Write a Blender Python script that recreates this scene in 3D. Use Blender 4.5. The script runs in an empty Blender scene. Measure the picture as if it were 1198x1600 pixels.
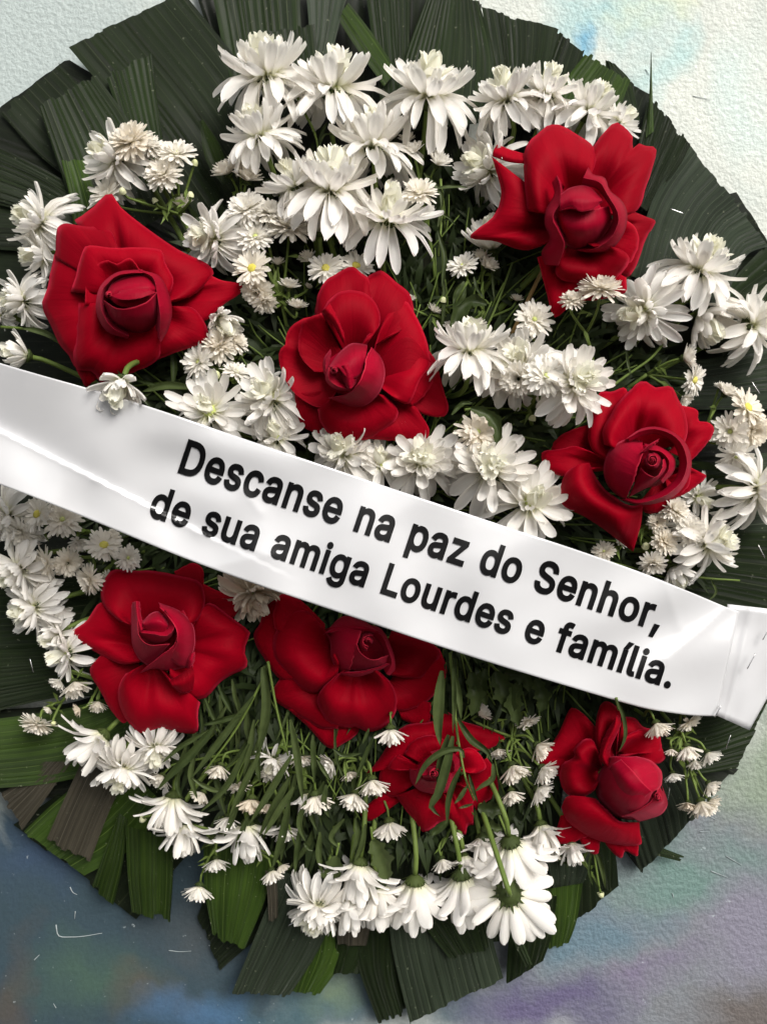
import bpy, bmesh, math, random
from mathutils import Vector, Matrix, noise
from mathutils.geometry import delaunay_2d_cdt
random.seed(7)
R_ = math.radians
sc = bpy.context.scene
col = sc.collection

# ------------------------------------------------------------------ scale, camera, light
S = 0.0004            # metres per photo pixel on the wall
D = 1300.0            # camera distance in the same units
CZ = 1.30             # height of the frame's centre on the wall


def P(x, y, h):
    """the point that stands h in front of the wall and is seen at (x, y) from the photographer's place"""
    f = (D - h) / D
    return Vector(((x - 599) * f * S, -h * S, CZ + (800 - y) * f * S))


cam = bpy.data.cameras.new('camera')
camo = bpy.data.objects.new('camera', cam)
col.objects.link(camo)
camo.location = (0, -D * S, CZ)
camo.rotation_euler = (R_(90), 0, 0)
cam.sensor_fit = 'VERTICAL'
cam.angle = 2 * math.atan(800 / D)
cam.clip_start = 0.01
cam.clip_end = 50
sc.camera = camo

GROUND = (0.45, 0.43, 0.41)
SUN_EL, SUN_AZ = 36, 30       # elevation, degrees to the right of straight on
w = bpy.data.worlds.new('World')
sc.world = w
w.use_nodes = True
nt = w.node_tree
nt.nodes.clear()
sky = nt.nodes.new('ShaderNodeTexSky')
sky.sky_type = 'NISHITA'
sky.sun_disc = False
sky.sun_elevation = R_(SUN_EL)
sky.sun_rotation = R_(180 - SUN_AZ)
sky.dust_density = 4
hs = nt.nodes.new('ShaderNodeHueSaturation')
hs.inputs['Saturation'].default_value = 0.25
bg = nt.nodes.new('ShaderNodeBackground')
bg.inputs['Strength'].default_value = 0.10
wo = nt.nodes.new('ShaderNodeOutputWorld')
nt.links.new(sky.outputs[0], hs.inputs['Color'])
# below the horizon an unseen ground colour is added as fill from below
tcw = nt.nodes.new('ShaderNodeTexCoord')
sxw = nt.nodes.new('ShaderNodeSeparateXYZ')
rpw = nt.nodes.new('ShaderNodeValToRGB')
rpw.color_ramp.elements[0].position = 0.48
rpw.color_ramp.elements[1].position = 0.52
mrw = nt.nodes.new('ShaderNodeMath')
mrw.operation = 'MULTIPLY_ADD'
mrw.inputs[1].default_value = 0.5
mrw.inputs[2].default_value = 0.5
mxw = nt.nodes.new('ShaderNodeMix')
mxw.data_type = 'RGBA'
mxw.inputs[6].default_value = (*GROUND, 1)
nt.links.new(tcw.outputs['Generated'], sxw.inputs[0])
nt.links.new(sxw.outputs[2], mrw.inputs[0])
nt.links.new(mrw.outputs[0], rpw.inputs[0])
nt.links.new(rpw.outputs[0], mxw.inputs[0])
nt.links.new(hs.outputs[0], mxw.inputs[7])
nt.links.new(mxw.outputs[2], bg.inputs['Color'])
nt.links.new(bg.outputs[0], wo.inputs['Surface'])

sl = bpy.data.lights.new('sun', 'SUN')
sl.energy = 2.3
sl.angle = R_(34)
sl.color = (1.0, 0.95, 0.885)
so = bpy.data.objects.new('sun', sl)
col.objects.link(so)
sd = Vector((math.sin(R_(SUN_AZ)) * math.cos(R_(SUN_EL)), -math.cos(R_(SUN_AZ)) * math.cos(R_(SUN_EL)), math.sin(R_(SUN_EL))))
so.rotation_euler = sd.to_track_quat('Z', 'Y').to_euler()
so.location = (0.5, -1, 2.5)
sc.view_settings.view_transform = 'Standard'
sc.view_settings.look = 'None'
sc.view_settings.exposure = 0.58
sc.view_settings.gamma = 1
sc.cycles.max_bounces = 12
sc.cycles.diffuse_bounces = 8
sc.cycles.transmission_bounces = 8
sc.cycles.transparent_max_bounces = 4


# ------------------------------------------------------------------ helpers
def tag(o, label=None, cat=None, group=None, kind=None):
    if label: o['label'] = label
    if cat: o['category'] = cat
    if group: o['group'] = group
    if kind: o['kind'] = kind
    return o


def empty(name, loc=(0, 0, 0)):
    o = bpy.data.objects.new(name, None)
    o.empty_display_size = 0.01
    o.location = loc
    col.objects.link(o)
    return o


def link(name, me, parent=None):
    o = bpy.data.objects.new(name, me)
    col.objects.link(o)
    if parent is not None:
        o.parent = parent
    return o


def mesh(name, verts, faces, mat, uvs=None, smooth=True):
    me = bpy.data.meshes.new(name)
    me.from_pydata([tuple(v) for v in verts], [], faces)
    me.materials.append(mat)
    if uvs is not None:
        ul = me.uv_layers.new(name='UVMap')
        for lp in me.loops:
            ul.data[lp.index].uv = uvs[lp.vertex_index]
    if smooth:
        me.polygons.foreach_set('use_smooth', [True] * len(me.polygons))
    me.update()
    return me


def grid_faces(nu, nv, off=0):
    return [(off + j * nu + i, off + j * nu + i + 1, off + (j + 1) * nu + i + 1, off + (j + 1) * nu + i)
            for j in range(nv - 1) for i in range(nu - 1)]


def spline(pts, n):
    """Catmull-Rom through pts, n samples evenly along the chord"""
    pts = [Vector(p) for p in pts]
    if len(pts) == 1:
        return [pts[0].copy() for _ in range(n)]
    d = [0]
    for a, b in zip(pts, pts[1:]):
        d.append(d[-1] + max((b - a).length, 1e-6))
    out = []
    k = 0
    for i in range(n):
        t = d[-1] * i / (n - 1)
        while k < len(pts) - 2 and t > d[k + 1]:
            k += 1
        u = min(1, (t - d[k]) / (d[k + 1] - d[k]))
        p1, p2 = pts[k], pts[k + 1]
        h = d[k + 1] - d[k]
        m1 = (p2 - pts[k - 1]) / (d[k + 1] - d[k - 1]) * h if k > 0 else (p2 - p1)
        m2 = (pts[k + 2] - p1) / (d[k + 2] - d[k]) * h if k + 2 < len(pts) else (p2 - p1)
        u2, u3 = u * u, u * u * u
        out.append(p1 * (2 * u3 - 3 * u2 + 1) + m1 * (u3 - 2 * u2 + u) + p2 * (3 * u2 - 2 * u3) + m2 * (u3 - u2))
    return out


def tube(pts, r0, r1, seg=6, n=None):
    """verts, faces of a tapered tube through world points"""
    pts = spline(pts, n or max(4, len(pts) * 3))
    V, F = [], []
    up = Vector((0.31, 0.2, 0.93))
    for i, p in enumerate(pts):
        t = (pts[min(i + 1, len(pts) - 1)] - pts[max(i - 1, 0)]).normalized()
        a = t.cross(up).normalized()
        b = t.cross(a)
        r = r0 + (r1 - r0) * i / (len(pts) - 1)
        for k in range(seg):
            an = 2 * math.pi * k / seg
            V.append(p + a * r * math.cos(an) + b * r * math.sin(an))
    for i in range(len(pts) - 1):
        for k in range(seg):
            k2 = (k + 1) % seg
            F.append((i * seg + k, i * seg + k2, (i + 1) * seg + k2, (i + 1) * seg + k))
    F.append(tuple(range(seg))[::-1])
    F.append(tuple((len(pts) - 1) * seg + k for k in range(seg)))
    return V, F


def join(parts):
    V, F = [], []
    for v, f in parts:
        o = len(V)
        V += list(v)
        F += [tuple(i + o for i in q) for q in f]
    return V, F


# ------------------------------------------------------------------ materials
def newmat(name):
    m = bpy.data.materials.new(name)
    m.use_nodes = True
    t = m.node_tree
    t.nodes.clear()
    out = t.nodes.new('ShaderNodeOutputMaterial')
    return m, t, out


class NB:
    def __init__(s, t): s.t = t

    def n(s, typ, **kw):
        nd = s.t.nodes.new(typ)
        for k, v in kw.items():
            if k.startswith('i_'):
                key = k[2:]
                nd.inputs[int(key) if key.isdigit() else key.replace('_', ' ')].default_value = v
            else:
                setattr(nd, k, v)
        return nd

    def l(s, a, b): s.t.links.new(a, b)

    def math(s, op, a, b=None, c=None):
        nd = s.n('ShaderNodeMath', operation=op)
        for i, v in enumerate((a, b, c)):
            if v is None: continue
            if isinstance(v, (int, float)): nd.inputs[i].default_value = v
            else: s.l(v, nd.inputs[i])
        return nd.outputs[0]

    def mix(s, f, a, b, blend='MIX'):
        nd = s.n('ShaderNodeMix', data_type='RGBA', blend_type=blend)
        for i, v in ((0, f), (6, a), (7, b)):
            if isinstance(v, (int, float)): nd.inputs[i].default_value = v
            elif isinstance(v, tuple): nd.inputs[i].default_value = (*v, 1)
            else: s.l(v, nd.inputs[i])
        return nd.outputs[2]

    def ramp(s, f, stops):
        nd = s.n('ShaderNodeValToRGB')
        e = nd.color_ramp.elements
        while len(e) < len(stops): e.new(0.5)
        for el, (p, c) in zip(e, stops):
            el.position = p
            el.color = (*c, 1) if isinstance(c, tuple) else (c, c, c, 1)
        s.l(f, nd.inputs[0])
        return nd.outputs[0]


def noise_tex(b, vec, scale, detail=3, rough=0.5, dist=0):
    nd = b.n('ShaderNodeTexNoise', i_Scale=scale, i_Detail=detail, i_Roughness=rough, i_Distortion=dist)
    if vec is not None: b.l(vec, nd.inputs['Vector'])
    return nd.outputs['Fac']


def petal_mat(name, colr, colb, transl, rough, sheen=0.0, sheen_tint=(1, 1, 1), vein=0.15, objvar=0.0, spec=0.3, edge=None, veins=6, petalvar=0, bump=0.45):
    """thin petal: principled plus some light coming through; colour runs from base (v=0) to rim (v=1)"""
    m, t, out = newmat(name)
    b = NB(t)
    uv = b.n('ShaderNodeUVMap')
    sep = b.n('ShaderNodeSeparateXYZ')
    b.l(uv.outputs[0], sep.inputs[0])
    geo = b.n('ShaderNodeTexCoord')
    mp = b.n('ShaderNodeMapping')
    mp.inputs['Scale'].default_value = (veins, 0.7, 1)
    b.l(uv.outputs[0], mp.inputs[0])
    vn = noise_tex(b, mp.outputs[0], 1.0, 4, 0.6, 0.4)
    big = noise_tex(b, geo.outputs['Object'], 60, 2)
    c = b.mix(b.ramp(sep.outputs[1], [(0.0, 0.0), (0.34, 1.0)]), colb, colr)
    dark = tuple(x * 0.74 for x in colr)
    c = b.mix(b.math('MULTIPLY', b.ramp(vn, [(0.35, 1.0), (0.65, 0.0)]), vein * 2), c, dark)
    c = b.mix(b.math('MULTIPLY', b.ramp(big, [(0.45, 0.0), (0.75, 1.0)]), 0.25), c, dark)
    if edge:
        ef = b.ramp(sep.outputs[1], [(0.955, 0.0), (0.995, 1.0)])
        c = b.mix(b.math('MULTIPLY', ef, 0.75), c, edge)
    if petalvar:
        oi = b.n('ShaderNodeObjectInfo')
        hv = b.n('ShaderNodeHueSaturation')
        b.l(b.math('MULTIPLY_ADD', oi.outputs['Random'], petalvar, 1.02 - petalvar), hv.inputs['Value'])
        b.l(c, hv.inputs['Color'])
        c = hv.outputs[0]
    if objvar:
        oi = b.n('ShaderNodeObjectInfo')
        c = b.mix(b.math('MULTIPLY', oi.outputs['Random'], objvar), c, tuple(x * y for x, y in zip(colr, (0.93, 0.86, 0.74))))
    bs = b.n('ShaderNodeBsdfPrincipled', i_Roughness=rough)
    bs.inputs['Specular IOR Level'].default_value = spec
    bs.inputs['Sheen Weight'].default_value = sheen
    bs.inputs['Sheen Roughness'].default_value = 0.4
    bs.inputs['Sheen Tint'].default_value = (*sheen_tint, 1)
    b.l(c, bs.inputs['Base Color'])
    bp = b.n('ShaderNodeBump', i_Strength=bump, i_Distance=0.0008)
    b.l(vn, bp.inputs['Height'])
    b.l(bp.outputs[0], bs.inputs['Normal'])
    tr = b.n('ShaderNodeBsdfTranslucent')
    b.l(c, tr.inputs[0])
    mx = b.n('ShaderNodeMixShader', i_0=transl)
    b.l(bs.outputs[0], mx.inputs[1])
    b.l(tr.outputs[0], mx.inputs[2])
    b.l(mx.outputs[0], out.inputs[0])
    return m


M_ROSE = petal_mat('rose_petal', (0.295, 0.0004, 0.009), (0.13, 0.0003, 0.004), 0.10, 0.6, 0.30, (0.9, 0.04, 0.10), 0.22, spec=0.04, edge=(0.50, 0.012, 0.030), veins=11, petalvar=0.34, bump=0.75)  # second, darker colour at the petal foot puts crevice shade into the red
M_BUD = petal_mat('rose_bud_petal', (0.315, 0.0013, 0.018), (0.14, 0.0006, 0.006), 0.10, 0.52, 0.30, (0.95, 0.10, 0.18), 0.18, spec=0.07, veins=10, bump=0.6, petalvar=0.3, edge=(0.56, 0.03, 0.06))  # bud petals carry the same painted shade at the foot
M_MUM = petal_mat('chrysanthemum_petal', (0.93, 0.915, 0.885), (0.82, 0.83, 0.54), 0.45, 0.5, 0.0, (1, 1, 1), 0.06, objvar=0.22, spec=0.35)
M_MUMC = petal_mat('chrysanthemum_inner_petal', (0.91, 0.905, 0.80), (0.74, 0.78, 0.36), 0.45, 0.5, 0.0, (1, 1, 1), 0.06, objvar=0.1, spec=0.35)
M_DAISY = petal_mat('daisy_petal', (0.90, 0.88, 0.83), (0.80, 0.79, 0.60), 0.42, 0.55, 0.0, (1, 1, 1), 0.05, objvar=0.5, spec=0.3)
M_CREAM = petal_mat('cream_petal', (0.80, 0.72, 0.60), (0.70, 0.62, 0.42), 0.22, 0.55, 0.0, (1, 1, 1), 0.14, objvar=0.5, spec=0.3)


def green_mat(name, c1, c2, rough=0.5, transl=0.15, scale=90, spec=0.15):
    m, t, out = newmat(name)
    b = NB(t)
    tc = b.n('ShaderNodeTexCoord')
    n1 = noise_tex(b, tc.outputs['Object'], scale, 4)
    oi = b.n('ShaderNodeObjectInfo')
    f = b.math('ADD', b.math('MULTIPLY', n1, 0.8), b.math('MULTIPLY_ADD', oi.outputs['Random'], 0.5, -0.15))
    c = b.mix(f, c1, c2)
    bs = b.n('ShaderNodeBsdfPrincipled', i_Roughness=rough)
    bs.inputs['Specular IOR Level'].default_value = spec
    b.l(c, bs.inputs['Base Color'])
    bp = b.n('ShaderNodeBump', i_Strength=0.3, i_Distance=0.0006)
    b.l(n1, bp.inputs['Height'])
    b.l(bp.outputs[0], bs.inputs['Normal'])
    tr = b.n('ShaderNodeBsdfTranslucent')
    b.l(c, tr.inputs[0])
    mx = b.n('ShaderNodeMixShader', i_0=transl)
    b.l(bs.outputs[0], mx.inputs[1])
    b.l(tr.outputs[0], mx.inputs[2])
    b.l(mx.outputs[0], out.inputs[0])
    return m


M_STEM = green_mat('flower_stem', (0.075, 0.115, 0.022), (0.13, 0.18, 0.045), 0.5, 0.0)
M_CALYX = green_mat('calyx', (0.020, 0.032, 0.009), (0.065, 0.088, 0.024), 0.6, 0.0, 400)
M_BLADE = green_mat('leaf_blade', (0.016, 0.027, 0.007), (0.066, 0.088, 0.030), 0.42, 0.10, 160)
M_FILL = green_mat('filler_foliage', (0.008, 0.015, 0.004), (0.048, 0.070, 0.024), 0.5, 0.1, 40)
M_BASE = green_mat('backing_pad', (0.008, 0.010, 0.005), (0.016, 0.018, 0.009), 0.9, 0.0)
M_DISC = green_mat('flower_disc', (0.50, 0.42, 0.05), (0.62, 0.58, 0.16), 0.7, 0.0, 700)
M_GDISC = green_mat('green_disc', (0.42, 0.50, 0.12), (0.62, 0.66, 0.30), 0.7, 0.1, 700)


def palm_mat(name, c1, c2, rib, rough=0.40):
    """palm leaf: u counts the pleats, v runs along the leaf"""
    m, t, out = newmat(name)
    b = NB(t)
    uv = b.n('ShaderNodeUVMap')
    mp = b.n('ShaderNodeMapping')
    mp.inputs['Scale'].default_value = (7, 0.9, 1)
    b.l(uv.outputs[0], mp.inputs[0])
    tc = b.n('ShaderNodeTexCoord')
    streak = noise_tex(b, mp.outputs[0], 1.0, 5, 0.65)
    big = noise_tex(b, tc.outputs['Object'], 22, 3)
    spots = noise_tex(b, tc.outputs['Object'], 420, 2)
    wv = b.n('ShaderNodeTexWave', wave_type='BANDS', bands_direction='X', wave_profile='SIN')
    wv.inputs['Scale'].default_value = 1.0
    b.l(mp.outputs[0], wv.inputs['Vector'])
    wv.inputs['Distortion'].default_value = 0.5
    c = b.mix(b.ramp(streak, [(0.3, 0.0), (0.7, 1.0)]), c1, c2)
    c = b.mix(b.math('MULTIPLY', b.ramp(big, [(0.4, 0.0), (0.7, 1.0)]), 0.55), c, tuple(x * 0.6 for x in c1))
    sx = b.n('ShaderNodeSeparateXYZ')
    b.l(uv.outputs[0], sx.inputs[0])
    wnp = b.n('ShaderNodeTexWhiteNoise', noise_dimensions='1D')
    b.l(b.math('ADD', b.math('FLOOR', sx.outputs[0]), b.math('FLOOR', sx.outputs[1])), wnp.inputs['W'])
    c = b.mix(b.math('MULTIPLY', wnp.outputs['Value'], 0.55), c, tuple(x * 0.45 for x in c1))
    fr = b.math('ABSOLUTE', b.math('SUBTRACT', b.math('FRACT', sx.outputs[0]), 0.5))
    ribf = b.ramp(fr, [(0.0, 1.0), (0.035, 0.2), (0.08, 0.0)])
    c = b.mix(b.math('MULTIPLY', ribf, b.math('MULTIPLY_ADD', wnp.outputs['Value'], 0.6, 0.1)), c, rib)
    c = b.mix(b.math('MULTIPLY', b.ramp(spots, [(0.70, 0.0), (0.76, 1.0)]), 0.5), c, (0.16, 0.17, 0.12))
    oi = b.n('ShaderNodeObjectInfo')
    hv = b.n('ShaderNodeHueSaturation')
    b.l(b.math('MULTIPLY_ADD', oi.outputs['Random'], 1.1, 0.85), hv.inputs['Value'])
    b.l(c, hv.inputs['Color'])
    bs = b.n('ShaderNodeBsdfPrincipled', i_Roughness=rough)
    bs.inputs['Specular IOR Level'].default_value = 0.24
    b.l(hv.outputs[0], bs.inputs['Base Color'])
    bp = b.n('ShaderNodeBump', i_Strength=0.5, i_Distance=0.0008)
    hsum = b.math('ADD', b.math('MULTIPLY', wv.outputs['Fac'], 0.6), b.math('MULTIPLY', streak, 0.7))
    b.l(hsum, bp.inputs['Height'])
    b.l(bp.outputs[0], bs.inputs['Normal'])
    tr = b.n('ShaderNodeBsdfTranslucent')
    b.l(hv.outputs[0], tr.inputs[0])
    mx = b.n('ShaderNodeMixShader', i_0=0.08)
    b.l(bs.outputs[0], mx.inputs[1])
    b.l(tr.outputs[0], mx.inputs[2])
    b.l(mx.outputs[0], out.inputs[0])
    return m


M_PALM = {
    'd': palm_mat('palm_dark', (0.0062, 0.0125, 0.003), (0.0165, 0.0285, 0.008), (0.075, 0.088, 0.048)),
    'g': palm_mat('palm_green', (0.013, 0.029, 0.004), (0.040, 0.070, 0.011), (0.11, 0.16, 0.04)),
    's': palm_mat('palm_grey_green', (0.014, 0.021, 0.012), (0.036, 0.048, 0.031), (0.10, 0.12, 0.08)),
    'b': palm_mat('palm_dried', (0.045, 0.040, 0.027), (0.095, 0.084, 0.060), (0.21, 0.19, 0.145), 0.6),
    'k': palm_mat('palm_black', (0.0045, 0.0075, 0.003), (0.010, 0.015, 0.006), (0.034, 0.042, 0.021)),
}

m, t, out = newmat('ribbon_satin')
b = NB(t)
tc = b.n('ShaderNodeTexCoord')
nz = noise_tex(b, tc.outputs['Object'], 30, 3, 0.55)
bs = b.n('ShaderNodeBsdfPrincipled', i_Roughness=0.2)
bs.inputs['Base Color'].default_value = (0.54, 0.545, 0.56, 1)
bs.inputs['Specular IOR Level'].default_value = 0.8
bp = b.n('ShaderNodeBump', i_Strength=0.25, i_Distance=0.0015)
b.l(nz, bp.inputs['Height'])
b.l(bp.outputs[0], bs.inputs['Normal'])
b.l(bs.outputs[0], out.inputs[0])
M_RIB = m
m, t, out = newmat('black_print')
b = NB(t)
bs = b.n('ShaderNodeBsdfPrincipled', i_Roughness=0.34)
bs.inputs['Specular IOR Level'].default_value = 0.25
bs.inputs['Base Color'].default_value = (0.003, 0.003, 0.0035, 1)
b.l(bs.outputs[0], out.inputs[0])
M_INK = m
m, t, out = newmat('staple_metal')
b = NB(t)
bs = b.n('ShaderNodeBsdfPrincipled', i_Roughness=0.25, i_Metallic=1.0)
bs.inputs['Base Color'].default_value = (0.75, 0.75, 0.75, 1)
b.l(bs.outputs[0], out.inputs[0])
M_STAPLE = m
M_STICK = green_mat('bamboo', (0.24, 0.15, 0.055), (0.36, 0.25, 0.11), 0.5, 0.0)
M_CHIP = green_mat('chipped_plaster', (0.20, 0.24, 0.25), (0.34, 0.38, 0.39), 0.8, 0.0)


# ------------------------------------------------------------------ the painted wall
def wall_material():
    m, t, out = newmat('mural_paint')
    b = NB(t)
    tc = b.n('ShaderNodeTexCoord')
    # photo-sized units on the wall: x right, z up, origin at the frame's centre
    mp = b.n('ShaderNodeMapping')
    mp.inputs['Location'].default_value = (0, 0, 0)
    mp.inputs['Scale'].default_value = (1 / S / 1000,) * 3
    b.l(tc.outputs['Object'], mp.inputs[0])
    wn = b.n('ShaderNodeTexNoise', i_Scale=4.0, i_Detail=4, i_Roughness=0.6)
    b.l(mp.outputs[0], wn.inputs['Vector'])
    sub = b.n('ShaderNodeVectorMath', operation='SUBTRACT')
    b.l(wn.outputs['Color'], sub.inputs[0])
    sub.inputs[1].default_value = (0.5, 0.5, 0.5)
    scl = b.n('ShaderNodeVectorMath', operation='SCALE')
    b.l(sub.outputs[0], scl.inputs[0])
    scl.inputs['Scale'].default_value = 0.34
    add = b.n('ShaderNodeVectorMath', operation='ADD')
    b.l(mp.outputs[0], add.inputs[0])
    b.l(scl.outputs[0], add.inputs[1])
    sx = b.n('ShaderNodeSeparateXYZ')
    b.l(add.outputs[0], sx.inputs[0])
    X, Z = sx.outputs[0], sx.outputs[2]
    brush = noise_tex(b, mp.outputs[0], 9, 5, 0.65, 0.6)
    c = b.mix(b.ramp(brush, [(0.3, 0.0), (0.7, 1.0)]), (0.50, 0.535, 0.495), (0.585, 0.615, 0.565))

    def blob(c, cx, cy, rx, ry, colr, amt=1.0, soft=0.55):
        dx = b.math('DIVIDE', b.math('SUBTRACT', X, (cx - 599) / 1000), rx / 1000)
        dz = b.math('DIVIDE', b.math('SUBTRACT', Z, (800 - cy) / 1000), ry / 1000)
        r2 = b.math('SQRT', b.math('ADD', b.math('MULTIPLY', dx, dx), b.math('MULTIPLY', dz, dz)))
        r2 = b.math('ADD', r2, b.math('MULTIPLY_ADD', brush, 0.5, -0.25))
        f = b.ramp(r2, [(1 - soft, 1.0), (1.0, 0.0)])
        return b.mix(b.math('MULTIPLY', f, amt), c, colr)

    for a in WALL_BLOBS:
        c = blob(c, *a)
    speck = noise_tex(b, mp.outputs[0], 75, 3, 0.6)
    speck2 = noise_tex(b, mp.outputs[0], 16, 3, 0.6)
    low = b.ramp(b.math('MULTIPLY', Z, -1.0), [(0.25, 0.0), (0.5, 1.0)])
    sp = b.math('MULTIPLY', b.ramp(speck, [(0.66, 0.0), (0.72, 1.0)]), b.ramp(speck2, [(0.45, 0.0), (0.6, 1.0)]))
    c = b.mix(b.math('MULTIPLY', b.math('MULTIPLY', sp, low), 0.55), c, (0.60, 0.68, 0.70))
    mulc = b.n('ShaderNodeMix', data_type='RGBA', blend_type='MULTIPLY', i_0=1.0)
    b.l(c, mulc.inputs[6])
    mulc.inputs[7].default_value = (0.55, 0.55, 0.55, 1)
    c_dark = mulc.outputs[2]
    fine = noise_tex(b, mp.outputs[0], 170, 5, 0.75)
    c = b.mix(b.math('MULTIPLY', b.ramp(fine, [(0.4, 0.0), (0.7, 1.0)]), 0.42), c, c_dark)
    bs = b.n('ShaderNodeBsdfPrincipled', i_Roughness=0.55)
    bs.inputs['Specular IOR Level'].default_value = 0.25
    b.l(c, bs.inputs['Base Color'])
    pl = noise_tex(b, mp.outputs[0], 125, 2.5, 0.55)
    pl2 = noise_tex(b, mp.outputs[0], 48, 3, 0.5)
    h = b.math('ADD', b.math('MULTIPLY', b.ramp(pl, [(0.35, 0.0), (0.65, 1.0)]), 0.7), b.math('MULTIPLY', pl2, 0.8))
    bp = b.n('ShaderNodeBump', i_Strength=0.40, i_Distance=0.0022)
    b.l(h, bp.inputs['Height'])
    # the plaster is trowelled smoother at the lower left
    sm = b.math('MULTIPLY', b.ramp(b.math('MULTIPLY', Z, -1.0), [(0.30, 0.0), (0.55, 1.0)]), b.ramp(X, [(0.0, 1.0), (0.25, 0.0)]))
    b.l(b.math('MULTIPLY_ADD', sm, -0.20, 0.30), bp.inputs['Strength'])
    b.l(bp.outputs[0], bs.inputs['Normal'])
    b.l(bs.outputs[0], out.inputs[0])
    return m


WALL_BLOBS = [   # centre, radii in photo pixels, colour, amount, softness
    (60, 60, 420, 330, (0.37, 0.43, 0.425), 0.9, 0.7),
    (930, 60, 120, 50, (0.26, 0.46, 0.48), 0.75, 0.9),
    (925, 85, 26, 30, (0.08, 0.30, 0.46), 0.8, 0.8),
    (1050, 115, 70, 60, (0.34, 0.54, 0.54), 0.7, 0.9),
    (1000, 40, 70, 40, (0.56, 0.60, 0.36), 0.5, 0.9),
    (1190, 170, 60, 160, (0.50, 0.64, 0.62), 0.5, 0.9),
    (1120, 1480, 560, 420, (0.175, 0.19, 0.21), 1.0, 0.45),
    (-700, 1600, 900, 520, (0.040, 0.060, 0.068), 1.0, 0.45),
    (1900, 1500, 900, 480, (0.175, 0.19, 0.21), 1.0, 0.45),
    (150, 1480, 560, 360, (0.034, 0.057, 0.072), 1.0, 0.45),  # broad dark slate tone over the lower left
    (1180, 1190, 120, 120, (0.22, 0.28, 0.20), 0.8, 0.8),
    (1060, 1350, 130, 90, (0.12, 0.22, 0.19), 0.75, 0.8),
    (920, 1420, 110, 100, (0.09, 0.17, 0.22), 0.7, 0.8),
    (1140, 1450, 150, 110, (0.20, 0.19, 0.25), 0.8, 0.8),
    (640, 1560, 330, 130, (0.075, 0.105, 0.13), 0.9, 0.8),
    (840, 1570, 190, 90, (0.10, 0.08, 0.17), 0.8, 0.8),
    (1170, 1580, 120, 90, (0.10, 0.075, 0.06), 0.7, 0.8),
    (1000, 1520, 80, 60, (0.16, 0.12, 0.22), 0.6, 0.9),
    (480, 1590, 190, 70, (0.05, 0.10, 0.12), 0.8, 0.8),
    (520, 1560, 60, 60, (0.18, 0.24, 0.12), 0.5, 0.9),
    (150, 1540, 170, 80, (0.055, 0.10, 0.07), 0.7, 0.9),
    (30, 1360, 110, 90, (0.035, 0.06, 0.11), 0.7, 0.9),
    (250, 1560, 90, 60, (0.09, 0.075, 0.055), 0.6, 0.9),
    (320, 1450, 110, 80, (0.06, 0.07, 0.075), 0.7, 0.9),
    (10, 1570, 50, 120, (0.08, 0.06, 0.045), 0.6, 0.9),
    (330, 1590, 110, 60, (0.06, 0.13, 0.24), 0.7, 0.9),
]
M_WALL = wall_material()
wx = 2600 * S
wv_ = [(-wx, 0, -wx), (wx, 0, -wx), (wx, 0, wx), (-wx, 0, wx), (-wx, 0.08, -wx), (wx, 0.08, -wx), (wx, 0.08, wx), (-wx, 0.08, wx)]
wf_ = [(0, 1, 2, 3), (5, 4, 7, 6), (4, 5, 1, 0), (3, 2, 6, 7), (1, 5, 6, 2), (4, 0, 3, 7)]
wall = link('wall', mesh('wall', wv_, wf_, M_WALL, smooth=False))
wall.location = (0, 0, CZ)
tag(wall, 'painted plaster wall with cream, blue and violet mural colours behind the wreath', 'wall')


def on_wall(o):
    o.parent = wall
    o.location = (0, 0, -CZ)


for pts, r in [([(88, 1445), (92, 1462), (112, 1464), (130, 1463), (160, 1458)], 1.6), ([(264, 1485), (282, 1487), (299, 1486)], 1.3),
               ([(110, 1386), (114, 1394), (121, 1398)], 1.5), ([(118, 1424), (117, 1436)], 1.2), ([(54, 1500), (62, 1492)], 1.8),
               ([(88, 1575), (84, 1568)], 1.3), ([(1110, 1361), (1136, 1371)], 1.4), ([(1096, 1269), (1118, 1281)], 1.5),
               ([(1092, 1300), (1108, 1300)], 1.2), ([(1134, 1338), (1158, 1352)], 1.3), ([(1050, 1396), (1052, 1404)], 1.3),
               ([(1008, 108), (1014, 118)], 1.0), ([(20, 150), (30, 158), (42, 160)], 1.2), ([(1082, 150), (1110, 156)], 0.9)]:
    V, F = tube([P(x, y, 1.0) for x, y in pts], r * S * .6, r * S * 0.25, 5)
    on_wall(link('plaster_chip', mesh('plaster_chip', V, F, M_CHIP)))

# ------------------------------------------------------------------ roses
def fan(base, bulge, rim, nu=30, nv=13):
    """rows of (x, y, h) from the petal's foot to its rim, arched by bulge"""
    r = spline(rim, nu)
    bx, by, bh = base
    rows = []
    mid = sum((p for p in r), Vector()) / nu
    for j in range(nv):
        v = j / (nv - 1)
        row = []
        for k_, p in enumerate(r):
            foot = Vector((bx, by, bh)) + Vector(((p.x - mid.x) * 0.12, (p.y - mid.y) * 0.12, 0))
            q = foot + (p - foot) * v
            q.z = bh - 12 * (1 - v) ** 2 + (p.z - bh) * v + .85 * bulge * math.sin(math.pi * v ** 1.55)
            uu = k_ / (nu - 1)
            q.z -= abs(bulge) * .08 * math.sin(math.pi * v) * (2 * uu - 1) ** 2
            row.append(q)
        rows.append(row)
    return rows


def loft(curves, nu=30, nv=13):
    cs = [spline(c, nu) for c in curves]
    cols_ = [spline([c[i] for c in cs], nv) for i in range(nu)]
    return [[cols_[i][j] for i in range(nu)] for j in range(nv)]


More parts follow.
